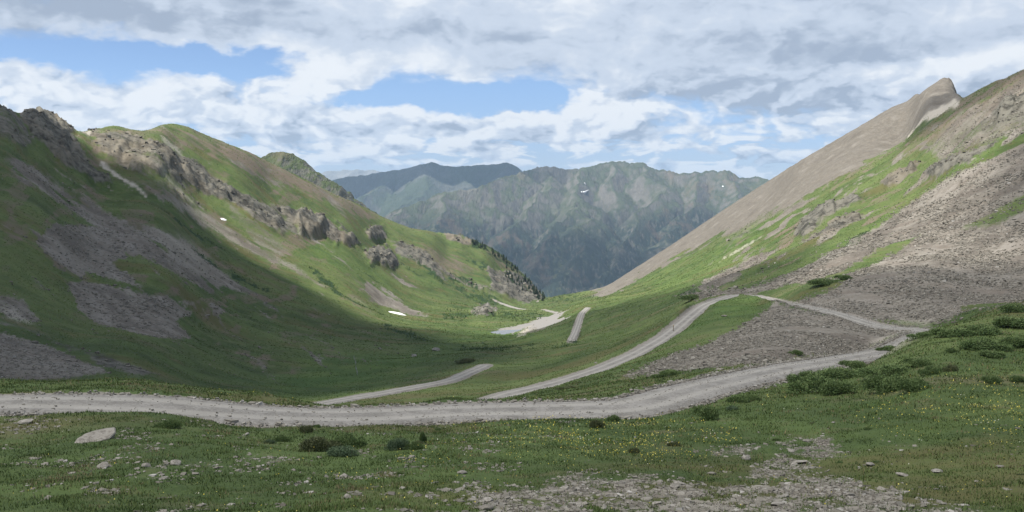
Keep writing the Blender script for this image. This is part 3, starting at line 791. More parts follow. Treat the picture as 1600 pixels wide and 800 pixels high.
def gravel_material():
    m_, t, b = surf("road_gravel")
    p = t.new('ShaderNodeTexCoord').outputs['Object']
    across = t.attr('across')
    n1 = t.noise(p, 0.6, 5, 0.6); n2 = t.noise(p, 7.0, 6, 0.7)
    c = t.mix(t.step(n1, 0.35, 0.65), (0.150, 0.142, 0.127), (0.225, 0.214, 0.195))
    c = t.mix(t.m('MULTIPLY', t.step(n2, 0.45, 0.7), 0.5), c, (0.36, 0.345, 0.32))
    v = t.n.new('ShaderNodeSeparateColor'); t.l.new(t.voro(p, 5.0, 'Color'), v.inputs[0])
    c = t.mix(t.m('MULTIPLY', t.step(v.outputs[0], 0.6, 0.95), 0.4), c, (0.13, 0.12, 0.11))
    # packed wheel tracks, looser and greyer between and beside them
    tr = t.m('ABSOLUTE', t.m('SUBTRACT', t.m('ABSOLUTE', across), 0.42))
    wheel = t.step(t.m('ADD', tr, t.m('MULTIPLY', t.m('SUBTRACT', n1, 0.5), 0.3)), 0.08, 0.26, 1.0, 0.0)
    c = t.mix(t.m('MULTIPLY', wheel, 0.8), c, t.mix(n1, (0.235, 0.223, 0.20), (0.325, 0.31, 0.28)))
    t.set(b.inputs['Base Color'], c)
    bump = t.new('ShaderNodeBump', Strength=0.6, Distance=0.06, Height=n2)
    t.l.new(bump.outputs[0], b.inputs['Normal'])
    return m_


M_GRAVEL = gravel_material()
for nm, P, hw in road_lines:
    tg = np.gradient(P[:, :2], axis=0); tg /= np.linalg.norm(tg, axis=1)[:, None] + 1e-9
    nrm = np.stack([-tg[:, 1], tg[:, 0]], 1)
    NCR = 13; acr = np.linspace(-1, 1, NCR)
    wob = hw * (1 + 0.14 * fbm(np.arange(len(P)) / 9, np.zeros(len(P)), 3, 5))
    X = P[:, 0, None] + nrm[:, 0, None] * acr * wob[:, None]; Y = P[:, 1, None] + nrm[:, 1, None] * acr * wob[:, None]
    Z = P[:, 2, None] + 0.05 * (1 - acr ** 2) - 0.09 * (np.abs(acr) > 0.99) - 0.05 * np.exp(-((np.abs(acr) - 0.42) / 0.15) ** 2) + 0.02 * perlin(X * 1.2, Y * 1.2, 6)
    me = mesh_from("road", np.stack([X, Y, Z], -1).reshape(-1, 3), grid_faces(len(P), NCR), True, dict(across=np.broadcast_to(acr, X.shape)))
    link(nm, me, M_GRAVEL, 'structure')


# ------------------------------------------------------------------ mountains beyond the valley
def ridge_mountain(a_rng, y_rng, na, ny, ridges, floor, slope, seed, gully, wl):
    A_, S_ = np.meshgrid(np.linspace(*a_rng, na), np.linspace(math.log(y_rng[0]), math.log(y_rng[1]), ny))
    Y = np.exp(S_); X = A_ * Y
    wx = X + wl * 0.30 * fbm(X / wl, Y / wl, 3, seed); wy = Y + wl * 0.30 * fbm(X / wl, Y / wl, 3, seed + 5)
    Zm = np.full(X.shape, -1e9); dist = np.full(X.shape, 1e9)
    for pts in ridges:
        P = np.array([at(*p) for p in pts])
        for i in range(len(P) - 1):
            e = P[i + 1] - P[i]; L2 = e[0] ** 2 + e[1] ** 2
            q = np.clip(((wx - P[i, 0]) * e[0] + (wy - P[i, 1]) * e[1]) / L2, 0, 1)
            d = np.hypot(wx - P[i, 0] - q * e[0], wy - P[i, 1] - q * e[1])
            zz = P[i, 2] + e[2] * q - slope * d * (1 - 0.12 * np.clip(d / 1500, 0, 1))
            m_ = zz > Zm
            Zm = np.where(m_, zz, Zm); dist = np.where(m_, d, dist)
    damp = sstep(dist, 0, wl * 0.9)
    rg = fbm(X / wl * 1.7, Y / wl * 1.1, 5, seed + 9, 0.52, True)
    Zm = Zm + gully * (rg - 0.35) * (0.12 + 0.88 * damp) + gully * 0.18 * fbm(X / wl * 6, Y / wl * 6, 4, seed + 21)
    Zm = np.maximum(Zm, floor + 12 * fbm(X / 200, Y / 200, 3, seed + 2))
    return X, Y, Zm, dist


def mountain_material(name, grass, scree_c, forest, tree_line, haze_mix=0):
    m_, t, b = surf(name)
    p = t.new('ShaderNodeTexCoord').outputs['Object']
    geo = t.new('ShaderNodeNewGeometry')
    sep = t.n.new('ShaderNodeSeparateXYZ'); t.l.new(geo.outputs['Normal'], sep.inputs[0])
    psep = t.n.new('ShaderNodeSeparateXYZ'); t.l.new(p, psep.inputs[0])
    mp = t.new('ShaderNodeMapping', Vector=p, Scale=(1.0, 0.28, 0.45)).outputs[0]
    n0 = t.noise(p, 0.0011, 6, 0.62); n1 = t.noise(mp, 0.009, 7, 0.65); n2 = t.noise(mp, 0.045, 6, 0.7)
    steep = t.step(t.m('ADD', sep.outputs[2], t.m('MULTIPLY', t.m('SUBTRACT', n1, 0.5), 0.5)), 0.62, 0.86, 1.0, 0.0)
    c = t.mix(t.step(n1, 0.35, 0.65), tuple(v * 0.75 for v in grass), grass)
    s_ = t.mix(t.step(n2, 0.35, 0.65), tuple(v * 0.7 for v in scree_c), scree_c)
    c = t.mix(t.m('MULTIPLY', t.m('MAXIMUM', steep, t.step(n0, 0.52, 0.62)), 0.62), c, s_)
    low = t.step(t.m('ADD', psep.outputs[2], t.m('MULTIPLY', t.m('SUBTRACT', n0, 0.5), 900.0)), tree_line - 160, tree_line + 120, 1.0, 0.0)
    fo = t.m('MULTIPLY', low, t.step(t.m('ADD', t.m('MULTIPLY', n1, 0.6), t.m('MULTIPLY', n2, 0.9)), 0.60, 0.76))
    c = t.mix(fo, c, forest)
    red = t.m('MULTIPLY', t.step(n0, 0.40, 0.47, 1.0, 0.0), t.step(n1, 0.5, 0.62))
    c = t.mix(t.m('MULTIPLY', red, 0.3), c, (0.20, 0.13, 0.095))
    t.set(b.inputs['Base Color'], c)
    bump = t.new('ShaderNodeBump', Strength=1.0, Distance=45.0, Height=t.m('ADD', n1, t.m('MULTIPLY', n2, 0.4)))
    t.l.new(bump.outputs[0], b.inputs['Normal'])
    return m_


M_MASSIF = mountain_material("mountain_rock_and_turf", (0.066, 0.080, 0.044), (0.215, 0.190, 0.175), (0.018, 0.029, 0.022), -170)
M_SHADED = mountain_material("cloud_shaded_turf", (0.050, 0.066, 0.038), (0.120, 0.118, 0.115), (0.020, 0.030, 0.022), -300)  # cloud shadow on this ridge is painted into these darker colours
M_KNOB = mountain_material("knob_rock", (0.070, 0.092, 0.035), (0.200, 0.185, 0.170), (0.03, 0.045, 0.02), -900)
M_PALE = mountain_material("pale_snowy_rock", (0.20, 0.20, 0.19), (0.33, 0.32, 0.31), (0.05, 0.06, 0.05), -900)

massif = [
    [(560, 352, 5600), (640, 325, 5700), (700, 300, 5900), (760, 286, 6200), (800, 272, 6600), (830, 265, 6900), (852, 259, 7000), (885, 265, 7000), (905, 261, 7050), (930, 256, 7100), (962, 250, 7100), (985, 253, 7050), (1012, 256, 7000),
     (1035, 264, 6950), (1060, 271, 6900), (1085, 268, 6900), (1105, 265, 6900), (1120, 269, 6850), (1140, 265, 6800), (1160, 277, 6700), (1185, 276, 6700), (1210, 282, 6600), (1300, 300, 6500), (1500, 320, 6400)],
    [(852, 259, 7000), (862, 290, 6500), (830, 325, 5900), (790, 370, 5300), (760, 410, 4800), (740, 450, 4400)],
    [(700, 300, 5900), (690, 340, 5300), (660, 375, 4800)], [(640, 325, 5700), (600, 360, 5100)],
    [(905, 261, 7050), (900, 292, 6500), (902, 322, 6000), (880, 350, 5500), (850, 395, 5000), (835, 440, 4600)],
    [(902, 322, 6000), (915, 345, 5500), (905, 385, 5000), (885, 430, 4600)],
    [(1012, 256, 7000), (1030, 300, 6400), (1000, 330, 5900), (985, 370, 5400), (960, 410, 4900), (940, 450, 4500)],
    [(1085, 268, 6900), (1090, 310, 6300), (1060, 350, 5700), (1020, 400, 5100), (1000, 440, 4700)],
    [(1140, 265, 6800), (1160, 310, 6100), (1130, 350, 5500), (1090, 400, 4900)], [(962, 250, 7100), (955, 280, 6700), (965, 300, 6500)]]
X, Y, Z, dist = ridge_mountain((-0.30, 0.52), (3300, 8200), 620, 380, massif, -640, 0.78, 11, 105, 430)
MAS = (X, Y, Z)
link("mountain", mesh_from("mountain", np.stack([X, Y, Z], -1).reshape(-1, 3), grid_faces(*X.shape)), M_MASSIF, 'structure')

dark = [[(380, 330, 8800), (440, 300, 8900), (520, 279, 9000), (560, 274, 9000), (600, 268, 9000), (628, 262, 9000), (650, 256, 9000), (672, 254, 9000), (690, 259, 9000), (715, 261, 9000), (745, 258, 9100), (770, 255, 9200), (793, 252, 9200), (806, 259, 9200), (815, 266, 9200), (860, 280, 9300), (1000, 300, 9500)],
        [(600, 268, 9000), (590, 300, 8300), (560, 340, 7600)], [(672, 254, 9000), (665, 295, 8200), (620, 335, 7500)], [(715, 261, 9000), (720, 290, 8400), (690, 320, 7700)], [(793, 252, 9200), (780, 280, 8500)]]
X, Y, Z, dist = ridge_mountain((-0.36, 0.2), (7000, 10500), 420, 220, dark, -640, 0.58, 29, 90, 700)
link("mountain", mesh_from("mountain", np.stack([X, Y, Z], -1).reshape(-1, 3), grid_faces(*X.shape)), M_SHADED, 'structure')

pale = [[(440, 280, 15000), (500, 273, 15000), (520, 266, 15000), (540, 268, 15000), (565, 264, 15000), (585, 267, 15000), (620, 272, 15000), (700, 285, 15000)]]
X, Y, Z, dist = ridge_mountain((-0.30, 0.0), (13600, 16500), 260, 80, pale, -640, 0.55, 41, 120, 900)
link("mountain", mesh_from("mountain", np.stack([X, Y, Z], -1).reshape(-1, 3), grid_faces(*X.shape)), M_PALE, 'structure')

knob = [[(330, 300, 1700), (390, 260, 1750), (412, 246, 1780), (428, 238, 1800), (440, 236, 1800), (458, 241, 1810), (472, 250, 1815), (490, 264, 1820), (505, 279, 1830), (520, 295, 1840), (545, 314, 1850), (580, 345, 1850), (620, 385, 1850)],
        [(440, 236, 1800), (445, 270, 1700), (450, 320, 1560)], [(505, 279, 1830), (500, 320, 1720)]]
X, Y, Z, dist = ridge_mountain((-0.36, -0.08), (1450, 2200), 320, 240, knob, -320, 0.75, 57, 16, 90)
link("hill", mesh_from("hill", np.stack([X, Y, Z], -1).reshape(-1, 3), grid_faces(*X.shape)), M_KNOB, 'structure')

# the deep gorge floor between, and the land to the horizon
gx = np.linspace(-18000, 18000, 60); gy = np.linspace(1500, 17000, 60)
X, Y = np.meshgrid(gx, gy)
link("valley_floor", mesh_from("valley_floor", np.stack([X, Y, -660 + 10 * perlin(X / 900, Y / 900, 4)], -1).reshape(-1, 3), grid_faces(60, 60)), M_MASSIF, 'structure')

# ==== CLOUDS ====
def cloud_material(dense):
    m_ = bpy.data.materials.new("cloud_white"); m_.use_nodes = True
    t = NT(m_.node_tree); out = t.n.new('ShaderNodeOutputMaterial')
    d_ = t.new('ShaderNodeBsdfDiffuse', Color=(0.9, 0.9, 0.92, 1))
    tr = t.new('ShaderNodeBsdfTransparent', Color=(1, 1, 1, 1))
    mx = t.new('ShaderNodeMixShader', Fac=dense)
    t.l.new(tr.outputs[0], mx.inputs[1]); t.l.new(d_.outputs[0], mx.inputs[2]); t.l.new(mx.outputs[0], out.inputs[0])
    return m_


M_CLOUD, M_CLOUD_DENSE = cloud_material(0.35), cloud_material(0.74)


def cloud_over(x, y, rx, ry, z0, seed, alt=2000.0, thick=120, mat=None):
    """a flat-based heap of cloud whose shadow falls round the ground point (x, y, z0)"""
    k_ = (alt - z0) / SUN[2]
    cx, cy = x + SUN[0] * k_, y + SUN[1] * k_
    nu, nv = 72, 22
    th = np.linspace(0, 2 * math.pi, nu, endpoint=False); ph = np.linspace(0, 1, nv)
    TH, PH = np.meshgrid(th, ph)
    rim = 1 + 0.22 * fbm(np.cos(TH) * 1.6 + seed, np.sin(TH) * 1.6, 4, seed)
    ang = PH * math.pi
    R = np.sin(ang) ** 0.8 * rim
    vx = cx + rx * R * np.cos(TH); vy = cy + ry * R * np.sin(TH)
    vz = alt + np.where(ang < math.pi / 2, thick * np.cos(ang), 18 * np.cos(ang)) + 14 * fbm(vx / 70, vy / 70, 3, seed) * np.sin(ang)
    V = np.stack([vx, vy, vz], -1).reshape(-1, 3)
    i = np.arange(nv - 1)[:, None] * nu + np.arange(nu)[None]; j = np.arange(nv - 1)[:, None] * nu + (np.arange(nu)[None] + 1) % nu
    f = np.stack([i, j, j + nu, i + nu], -1).reshape(-1, 4)
    link("cloud", mesh_from("cloud", V, f), mat, 'structure')


for c_, m_ in (((60, 40, 330, 150, -12, 3), M_CLOUD), ((-235, 270, 205, 205, 0, 5), M_CLOUD_DENSE), ((-60, 300, 150, 140, -45, 8), M_CLOUD), ((270, 190, 150, 150, 0, 13), M_CLOUD),
               ((330, 420, 120, 190, 40, 31), M_CLOUD)):
    cloud_over(*c_, mat=m_)
for c_ in ((-1100, 9100, 1900, 560, 100, 15), (350, 4900, 700, 420, -250, 21), (0, 7000, 460, 300, 150, 18)):
    cloud_over(*c_, alt=3000, thick=260, mat=M_CLOUD_DENSE if c_[1] > 9000 else M_CLOUD)

# ==== HAZE ====
def haze():
    x0, x1, y0, y1, z0, z1 = -19000, 19000, -900, 17500, -720, 500
    V = np.array([(x, y, z) for z in (z0, z1) for y in (y0, y1) for x in (x0, x1)], float)
    f = np.array([(0, 2, 3, 1), (4, 5, 7, 6), (0, 1, 5, 4), (2, 6, 7, 3), (0, 4, 6, 2), (1, 3, 7, 5)])
    m_ = bpy.data.materials.new("haze"); m_.use_nodes = True
    t = NT(m_.node_tree); out = t.n.new('ShaderNodeOutputMaterial')
    pv = t.new('ShaderNodeVolumePrincipled')
    pv.inputs['Color'].default_value = (0.52, 0.74, 1.0, 1); pv.inputs['Density'].default_value = HAZE_DENSITY
    pv.inputs['Anisotropy'].default_value = 0.2
    t.l.new(pv.outputs[0], out.inputs['Volume'])
    m_.cycles.homogeneous_volume = True if hasattr(m_.cycles, 'homogeneous_volume') else False
    link("haze", mesh_from("haze", V, f, False), m_, 'stuff')


HAZE_DENSITY = 4.6e-5
haze()

# ==== OBJECTS ====
rng = np.random.default_rng(7)


def simple_mat(name, fn, rough=0.85):
    m_, t, b = surf(name, rough)
    p = t.new('ShaderNodeTexCoord').outputs['Object']
    fn(t, b, p)
    return m_


# ------------------------------------------------------------------ water and snow
def _water(t, b, p):
    t.set(b.inputs['Base Color'], (0.13, 0.135, 0.135)); b.inputs['Roughness'].default_value = 0.25
    b.inputs['Specular IOR Level'].default_value = 0.5
    bump = t.new('ShaderNodeBump', Strength=0.12, Distance=0.05, Height=t.noise(p, 1.5, 3))
    t.l.new(bump.outputs[0], b.inputs['Normal'])


M_WATER = simple_mat("pond_water", _water, 0.08)
link("water", mesh_from("pond", np.concatenate([pond_pts.mean(0)[None], pond_pts]), np.array([(0, 1 + i, 1 + (i + 1) % len(pond_pts)) for i in range(len(pond_pts))])), M_WATER, 'structure')


def _snow(t, b, p):
    t.set(b.inputs['Base Color'], t.mix(t.noise(p, 0.8, 4), (0.70, 0.71, 0.72), (0.86, 0.87, 0.88)))


M_SNOW = simple_mat("old_snow", _snow)


def drape(name, pts, thick, mat, dmin, label, cat, group=None, kind=None):
    """a low sheet lying on the ground inside an outline, thin at its rim"""
    hits = [H.hit(u, v, dmin) for u, v in pts]
    P = np.array([h for h in hits if h is not None]); c = P.mean(0)
    rings = []
    for r, th in ((0.0, 1.0), (0.45, 0.9), (0.8, 0.55), (1.0, -0.25)):
        Q = c + (P - c) * r
        z = H(Q[:, 0], Q[:, 1]) + thick * th
        rings.append(np.stack([Q[:, 0], Q[:, 1], z], -1))
    n_ = len(P)
    V = np.concatenate(rings); fs = []
    for k_ in range(3):
        for i in range(n_):
            j = (i + 1) % n_
            fs.append((k_ * n_ + i, k_ * n_ + j, (k_ + 1) * n_ + j, (k_ + 1) * n_ + i))
    o_ = c.copy(); o_[2] = H(c[0], c[1])
    return link(name, mesh_from(name, V - o_, np.array(fs)), mat, kind, label, cat, group, o_)


drape("snow_patch", [(606, 486), (615, 486.8), (627, 489.3), (636, 493.2), (629, 492.6), (617, 490), (608, 487.6)], 0.25, M_SNOW, 400,
      "long white snow patch at the foot of the scree on the left slope", "snow patch")
drape("snow_patch", [(344, 341), (349, 341), (355, 344), (352, 345.5), (346, 343.5)], 0.25, M_SNOW, 350,
      "small white snow patch high on the green left slope below the crags", "snow patch")
MU, MV = project(MAS[0], MAS[1], MAS[2])
for pts, lab in (([(904, 298), (912, 299), (924, 296), (918, 301), (908, 303)], "larger white snowfield below the summit of the far mountain"),
                 ([(912, 284), (914, 284), (917, 288), (915, 288)], "little snow patch above the larger snowfield on the far mountain"),
                 ([(1126, 290), (1129, 289), (1132, 292), (1129, 293)], "tiny snow fleck on the right shoulder of the far mountain")):
    P = []
    for u, v in pts:
        d2 = (MU - u) ** 2 + (MV - v) ** 2
        near_ = d2 < max(2.5, d2.min() * 1.5)
        yy = np.where(near_, MAS[1], 1e9); j = np.unravel_index(yy.argmin(), yy.shape)
        P.append((MAS[0][j], MAS[1][j], MAS[2][j]))
    P = np.array(P); c = P.mean(0); k_ = len(P); P = c + (P - c) * 0.6
    V = np.concatenate([c[None] + (0, -6, 5), P + (0, -4, 3), P + (0, 30, -20)])
    fs = np.array([(0, 1 + j, 1 + (j + 1) % k_) for j in range(k_)]); f2 = np.array([(1 + j, 1 + k_ + j, 1 + k_ + (j + 1) % k_, 1 + (j + 1) % k_) for j in range(k_)])
    link("snow_patch", mesh_from("snow_patch", V - c, [fs, f2]), M_SNOW, None, lab, "snow patch", None, c)

# ------------------------------------------------------------------ stones
def _stone(t, b, p):
    oi = t.new('ShaderNodeObjectInfo').outputs['Random']
    n1 = t.noise(t.new('ShaderNodeMapping', Vector=p, Scale=(1.0, 1.6, 5.0)).outputs[0], 3.0, 7, 0.7); n2 = t.noise(p, 22.0, 4, 0.7)
    c = t.mix(oi, (0.18, 0.166, 0.142), (0.30, 0.28, 0.247))
    c = t.mix(t.m('MULTIPLY', t.step(n1, 0.44, 0.60), 0.8), c, (0.12, 0.108, 0.09))
    c = t.mix(t.m('MULTIPLY', t.step(n2, 0.55, 0.72), 0.5), c, (0.37, 0.36, 0.335))
    t.set(b.inputs['Base Color'], c)
    bump = t.new('ShaderNodeBump', Strength=0.5, Distance=0.03, Height=n1)
    t.l.new(bump.outputs[0], b.inputs['Normal'])


M_STONE = simple_mat("weathered_stone", _stone)


def _rubble(t, b, p):
    v = t.attr('tone'); n1 = t.noise(p, 3.0, 4, 0.65)
    c = t.mix(v, (0.094, 0.086, 0.070), (0.228, 0.212, 0.180))
    c = t.mix(t.m('MULTIPLY', t.step(v, 0.9, 1.0), 0.7), c, (0.38, 0.365, 0.34))
    c = t.mix(t.m('MULTIPLY', t.step(n1, 0.5, 0.7), 0.35), c, (0.15, 0.125, 0.105))
    t.set(b.inputs['Base Color'], c)


M_RUBBLE = simple_mat("loose_rubble", _rubble)


def stone_mesh(seed, flat):
    """one broken, slabby stone about 1 m across"""
    r = np.random.default_rng(seed)
    import bmesh
    bm = bmesh.new(); bmesh.ops.create_icosphere(bm, subdivisions=3, radius=0.5)
    dirs = r.normal(size=(9, 3)); dirs /= np.linalg.norm(dirs, axis=1)[:, None]; offs = r.uniform(0.28, 0.42, 9)
    off = r.uniform(0, 50, 2)
    for v in bm.verts:
        c = np.array(v.co)
        for d_, o_ in zip(dirs, offs):
            e = c @ d_ - o_
            if e > 0: c = c - d_ * e * 0.92
        c *= 1 + 0.10 * float(fbm(np.array([c[0] * 3 + off[0] + c[2]]), np.array([c[1] * 3 + off[1] - c[2]]), 3, seed)[0])
        v.co = (c[0] * 1.15, c[1] * 0.85, c[2] * flat)
    me = bpy.data.meshes.new("stone"); bm.to_mesh(me); bm.free()
    me.polygons.foreach_set('use_smooth', np.zeros(len(me.polygons), bool))
    me.materials.append(M_STONE)
    return me


STONES = [stone_mesh(100 + i, f) for i, f in enumerate((0.35, 0.45, 0.55, 0.3, 0.7, 0.4, 0.5, 0.28))]


def put_stone(u, v, size, label, group=None, name="stone", sink=0.25, dmin=5, k=None, cat="stone"):
    h_ = H.hit(u, v, dmin)
    if h_ is None: return None
    me = STONES[int(rng.integers(len(STONES))) if k is None else k]
    o = link(name, me, None, None, label, cat, group, h_)
    o.scale = (size, size * rng.uniform(0.8, 1.2), size * rng.uniform(0.8, 1.1))
    o.rotation_euler = (rng.normal() * 0.12, rng.normal() * 0.12, rng.uniform(0, 6.28))
    o.location.z += size * 0.5 * 0.4 * (1 - sink) - 0.02
    return o


# the big flat slab beside the road
def slab():
    import bmesh
    o2 = [(-0.95, -0.30), (-0.55, -0.45), (-0.10, -0.40), (0.35, -0.48), (0.72, -0.30), (0.92, 0.05), (0.80, 0.42), (0.35, 0.50), (-0.15, 0.42), (-0.60, 0.30), (-0.88, 0.02)]
    bm = bmesh.new()
    low = [bm.verts.new((x * 0.93, y * 0.93, -0.10 + 0.03 * math.sin(x * 5))) for x, y in o2]
    mid = [bm.verts.new((x, y, 0.06)) for x, y in o2]
    top = [bm.verts.new((x * 0.95 + 0.02 * math.sin(y * 9), y * 0.94, 0.13 + 0.03 * math.sin(x * 7 + y * 3))) for x, y in o2]
    n_ = len(o2)
    for i in range(n_):
        j = (i + 1) % n_
        bm.faces.new((low[i], low[j], mid[j], mid[i])); bm.faces.new((mid[i], mid[j], top[j], top[i]))
    bm.faces.new(top); bm.faces.new(list(reversed(low)))
    bmesh.ops.triangulate(bm, faces=[f for f in bm.faces if len(f.verts) > 4])
    bmesh.ops.subdivide_edges(bm, edges=bm.edges[:], cuts=2, use_grid_fill=True)
    for v in bm.verts:
        q = float(fbm(np.array([v.co.x * 2.2 + 5]), np.array([v.co.y * 2.2 + v.co.z * 3]), 4, 3)[0])
        v.co.z += 0.022 * q; v.co.x += 0.02 * q
    me = bpy.data.meshes.new("rock_slab"); bm.to_mesh(me); bm.free(); me.materials.append(M_STONE)
    h_ = H.hit(150, 688, 10)
    o = link("rock_slab", me, None, None, "large flat grey rock slab lying tilted in the grass just below the road", "rock", None, h_)
    o.scale = (0.84, 1.20, 0.65); o.rotation_euler = (math.radians(15), math.radians(-7), math.radians(10)); o.location.z += 0.10


slab()
for u, v, sz, lab in (
        (1132, 495, 1.1, "pale boulder alone in the grass inside the bend of the upper road"), (931, 568, 0.7, "grey boulder on the open slope above the middle road"),
        (682, 548, 3.0, "white boulder at the far end of the basin meadow"), (647, 557, 1.8, "pale flat rock by the stream in the basin meadow"),
        (1112, 742, 0.34, "pale blocky stone standing above the stony patch in front"), (1165, 718, 0.42, "rounded pale stone at the top end of the stony strip"),
        (1302, 661, 0.3, "flat grey stone lying in open turf right of the stony strip"), (1360, 727, 0.4, "light flat stone set in grass above the gravelly patch"),
        (1410, 744, 0.42, "pale stone in grass near the right end of the stony patch"), (1464, 738, 0.40, "twin pale stone lying in the green turf on the right"),
        (1562, 731, 0.35, "lone whitish stone in the turf at the far right"), (160, 731, 0.5, "flat light stone in the turf below the big slab"),
        (275, 726, 0.45, "grey stone on the thin gravel patch left of centre"), (1347, 530, 0.7, "whitish boulder on the talus above the near road end"),
        (385, 680, 0.42, "pale stone lying in the grass below the road, left of the shrubs"), (537, 746, 0.3, "small white stone in the turf under the brown shrub"),
        (544, 778, 0.32, "white stone near the bottom edge among short turf"), (722, 740, 0.34, "flat whitish stone left of the big stony patch"),
        (1250, 725, 0.55, "large pale stone topping the middle of the stony patch")):
    put_stone(u, v, sz, lab, name="boulder" if sz > 0.6 else "stone", dmin=10 if sz < 0.6 else 80, cat="boulder" if sz > 0.6 else "stone")


def in_poly(pts, n_):
    pts = np.array(pts, float); out = []
    lo, hi = pts.min(0), pts.max(0)
    while len(out) < n_:
        q = rng.uniform(lo, hi, (400, 2))
        ok = poly_mask(q[:, 0], q[:, 1], pts, 1.0) > 0.5
        out += list(q[ok])
    return np.array(out[:n_])


for pts, n_, lab, grp in (
        ([(720, 798), (780, 762), (860, 745), (960, 740), (1060, 750), (1130, 765), (1150, 798)], 85, "grey flat stone on the bare stony patch at the bottom centre", "stones on the bottom centre patch"),
        ([(1150, 798), (1170, 745), (1250, 725), (1310, 745), (1400, 765), (1480, 785), (1540, 799)], 95, "pale grey stone on the gravel spread at the bottom right", "stones on the bottom right gravel"),
        ([(1160, 730), (1200, 708), (1240, 688), (1285, 670), (1290, 680), (1240, 705), (1190, 730)], 32, "light stone in the narrow stony strip running up into the turf", "stones in the narrow strip"),
        ([(5, 676), (20, 655), (90, 655), (105, 668)], 22, "grey stone on the gravelly verge by the road at the left edge", "stones on the left verge"),
        ([(170, 740), (270, 715), (380, 705), (470, 705), (400, 735), (290, 750)], 34, "small stone scattered in thin turf left of the shrubs", "stones in thin turf on the left")):
    for u, v in in_poly(pts, n_):
        put_stone(u, v, float(np.exp(rng.normal(math.log(0.135), 0.42))), lab, grp, dmin=8)


def rubble(name, pos, size, tone, flat=0.6):
    """many small angular stones, each a bent box, as one loose spread"""
    n_ = len(pos)
    cube = np.array([(x, y, z) for z in (-0.5, 0.5) for y in (-0.5, 0.5) for x in (-0.5, 0.5)])
    V = cube[None] * (1 + rng.uniform(-0.45, 0.25, (n_, 8, 3)))
    V *= size[:, None, None] * np.stack([rng.uniform(0.8, 1.4, n_), rng.uniform(0.6, 1.1, n_), flat * rng.uniform(0.6, 1.2, n_)], -1)[:, None]
    th = rng.uniform(0, 6.28, n_); tl = rng.normal(0, 0.35, n_)
    y1 = V[..., 1] * np.cos(tl)[:, None] - V[..., 2] * np.sin(tl)[:, None]; z1 = V[..., 1] * np.sin(tl)[:, None] + V[..., 2] * np.cos(tl)[:, None]
    x2 = V[..., 0] * np.cos(th)[:, None] - y1 * np.sin(th)[:, None]; y2 = V[..., 0] * np.sin(th)[:, None] + y1 * np.cos(th)[:, None]
    V = np.stack([x2, y2, z1], -1) + pos[:, None]
    q = np.array([(0, 2, 3, 1), (4, 5, 7, 6), (0, 1, 5, 4), (2, 6, 7, 3), (0, 4, 6, 2), (1, 3, 7, 5)])
    f = (np.arange(n_)[:, None, None] * 8 + q[None]).reshape(-1, 4)
    link(name, mesh_from(name, V.reshape(-1, 3), f, False, dict(tone=np.repeat(tone, 8))), M_RUBBLE, 'stuff')


def sample(field, n_, smin, smax, amin=-0.64, amax=0.64):
    """ground points spread evenly over the view, kept where field (on the terrain grid) is high"""
    s = rng.uniform(math.log(smin), math.log(smax), n_); a = rng.uniform(amin, amax, n_)
    fa = np.interp(a, AZ, np.arange(NC)); fs = np.interp(s, LS, np.arange(NR))
    val = field[np.rint(fs).astype(int), np.rint(fa).astype(int)]
    keep = rng.uniform(0, 1, n_) < val
    y = np.exp(s[keep]); x = a[keep] * y
    return np.stack([x, y, H(x, y)], -1)


no_road = 1 - ROADM
P = sample(np.clip(scree * (0.35 + 1.0 * fbm(GX / 14, GY / 14, 3, 61)), 0, 1) * no_road, 330000, 76, 420, 0.05, 0.64)
sz = np.exp(rng.normal(math.log(0.19), 0.40, len(P))) * np.clip(P[:, 1] / 130, 0.8, 1.9)
rubble("talus_rubble", P, sz, np.clip(rng.beta(1.6, 1.8, len(P)), 0, 1))
P = sample(np.clip(scree * (0.35 + 1.0 * fbm(GX / 14, GY / 14, 3, 61)), 0, 1) * no_road, 70000, 110, 420, -0.64, -0.1)
sz = np.exp(rng.normal(math.log(0.24), 0.42, len(P))) * np.clip(P[:, 1] / 150, 0.8, 1.8)
rubble("talus_rubble", P, sz, np.clip(rng.beta(5, 4, len(P)), 0, 1))
litter = 0.22 * sstep(fbm(GX / 2.6, GY / 3.2, 4, 68, 0.6), 0.10, 0.4) * (U0 < 900) + 0.08 * sstep(fbm(GX / 2.2, GY / 3.0, 4, 69, 0.6), 0.2, 0.4)
P = sample(np.clip(np.maximum(np.clip(stony - 0.2, 0, 1) * (0.6 + 0.8 * fbm(GX / 1.5, GY / 1.5, 3, 66)).clip(0, 1.2), litter * (V0 > 655)), 0, 1) * no_road, 210000, 17, 62)
rubble("gravel", P, np.minimum(np.exp(rng.normal(math.log(0.070), 0.5, len(P))), 0.19), np.clip(rng.beta(2.2, 1.3, len(P)), 0, 1), 0.4)
P = sample(np.clip(rock - 0.30, 0, 1) * 1.2 * np.clip(0.4 + 1.3 * fbm(GX / 16, GY / 16, 3, 73), 0, 1), 60000, 140, 1350)
sz = np.minimum(np.exp(rng.normal(math.log(1.3), 0.5, len(P))), 2.4) * np.clip(P[:, 1] / 700, 0.22, 1.5)
rubble("broken_rock", P, sz, np.clip(rng.beta(1.3, 2.2, len(P)), 0, 0.85), 1.1)
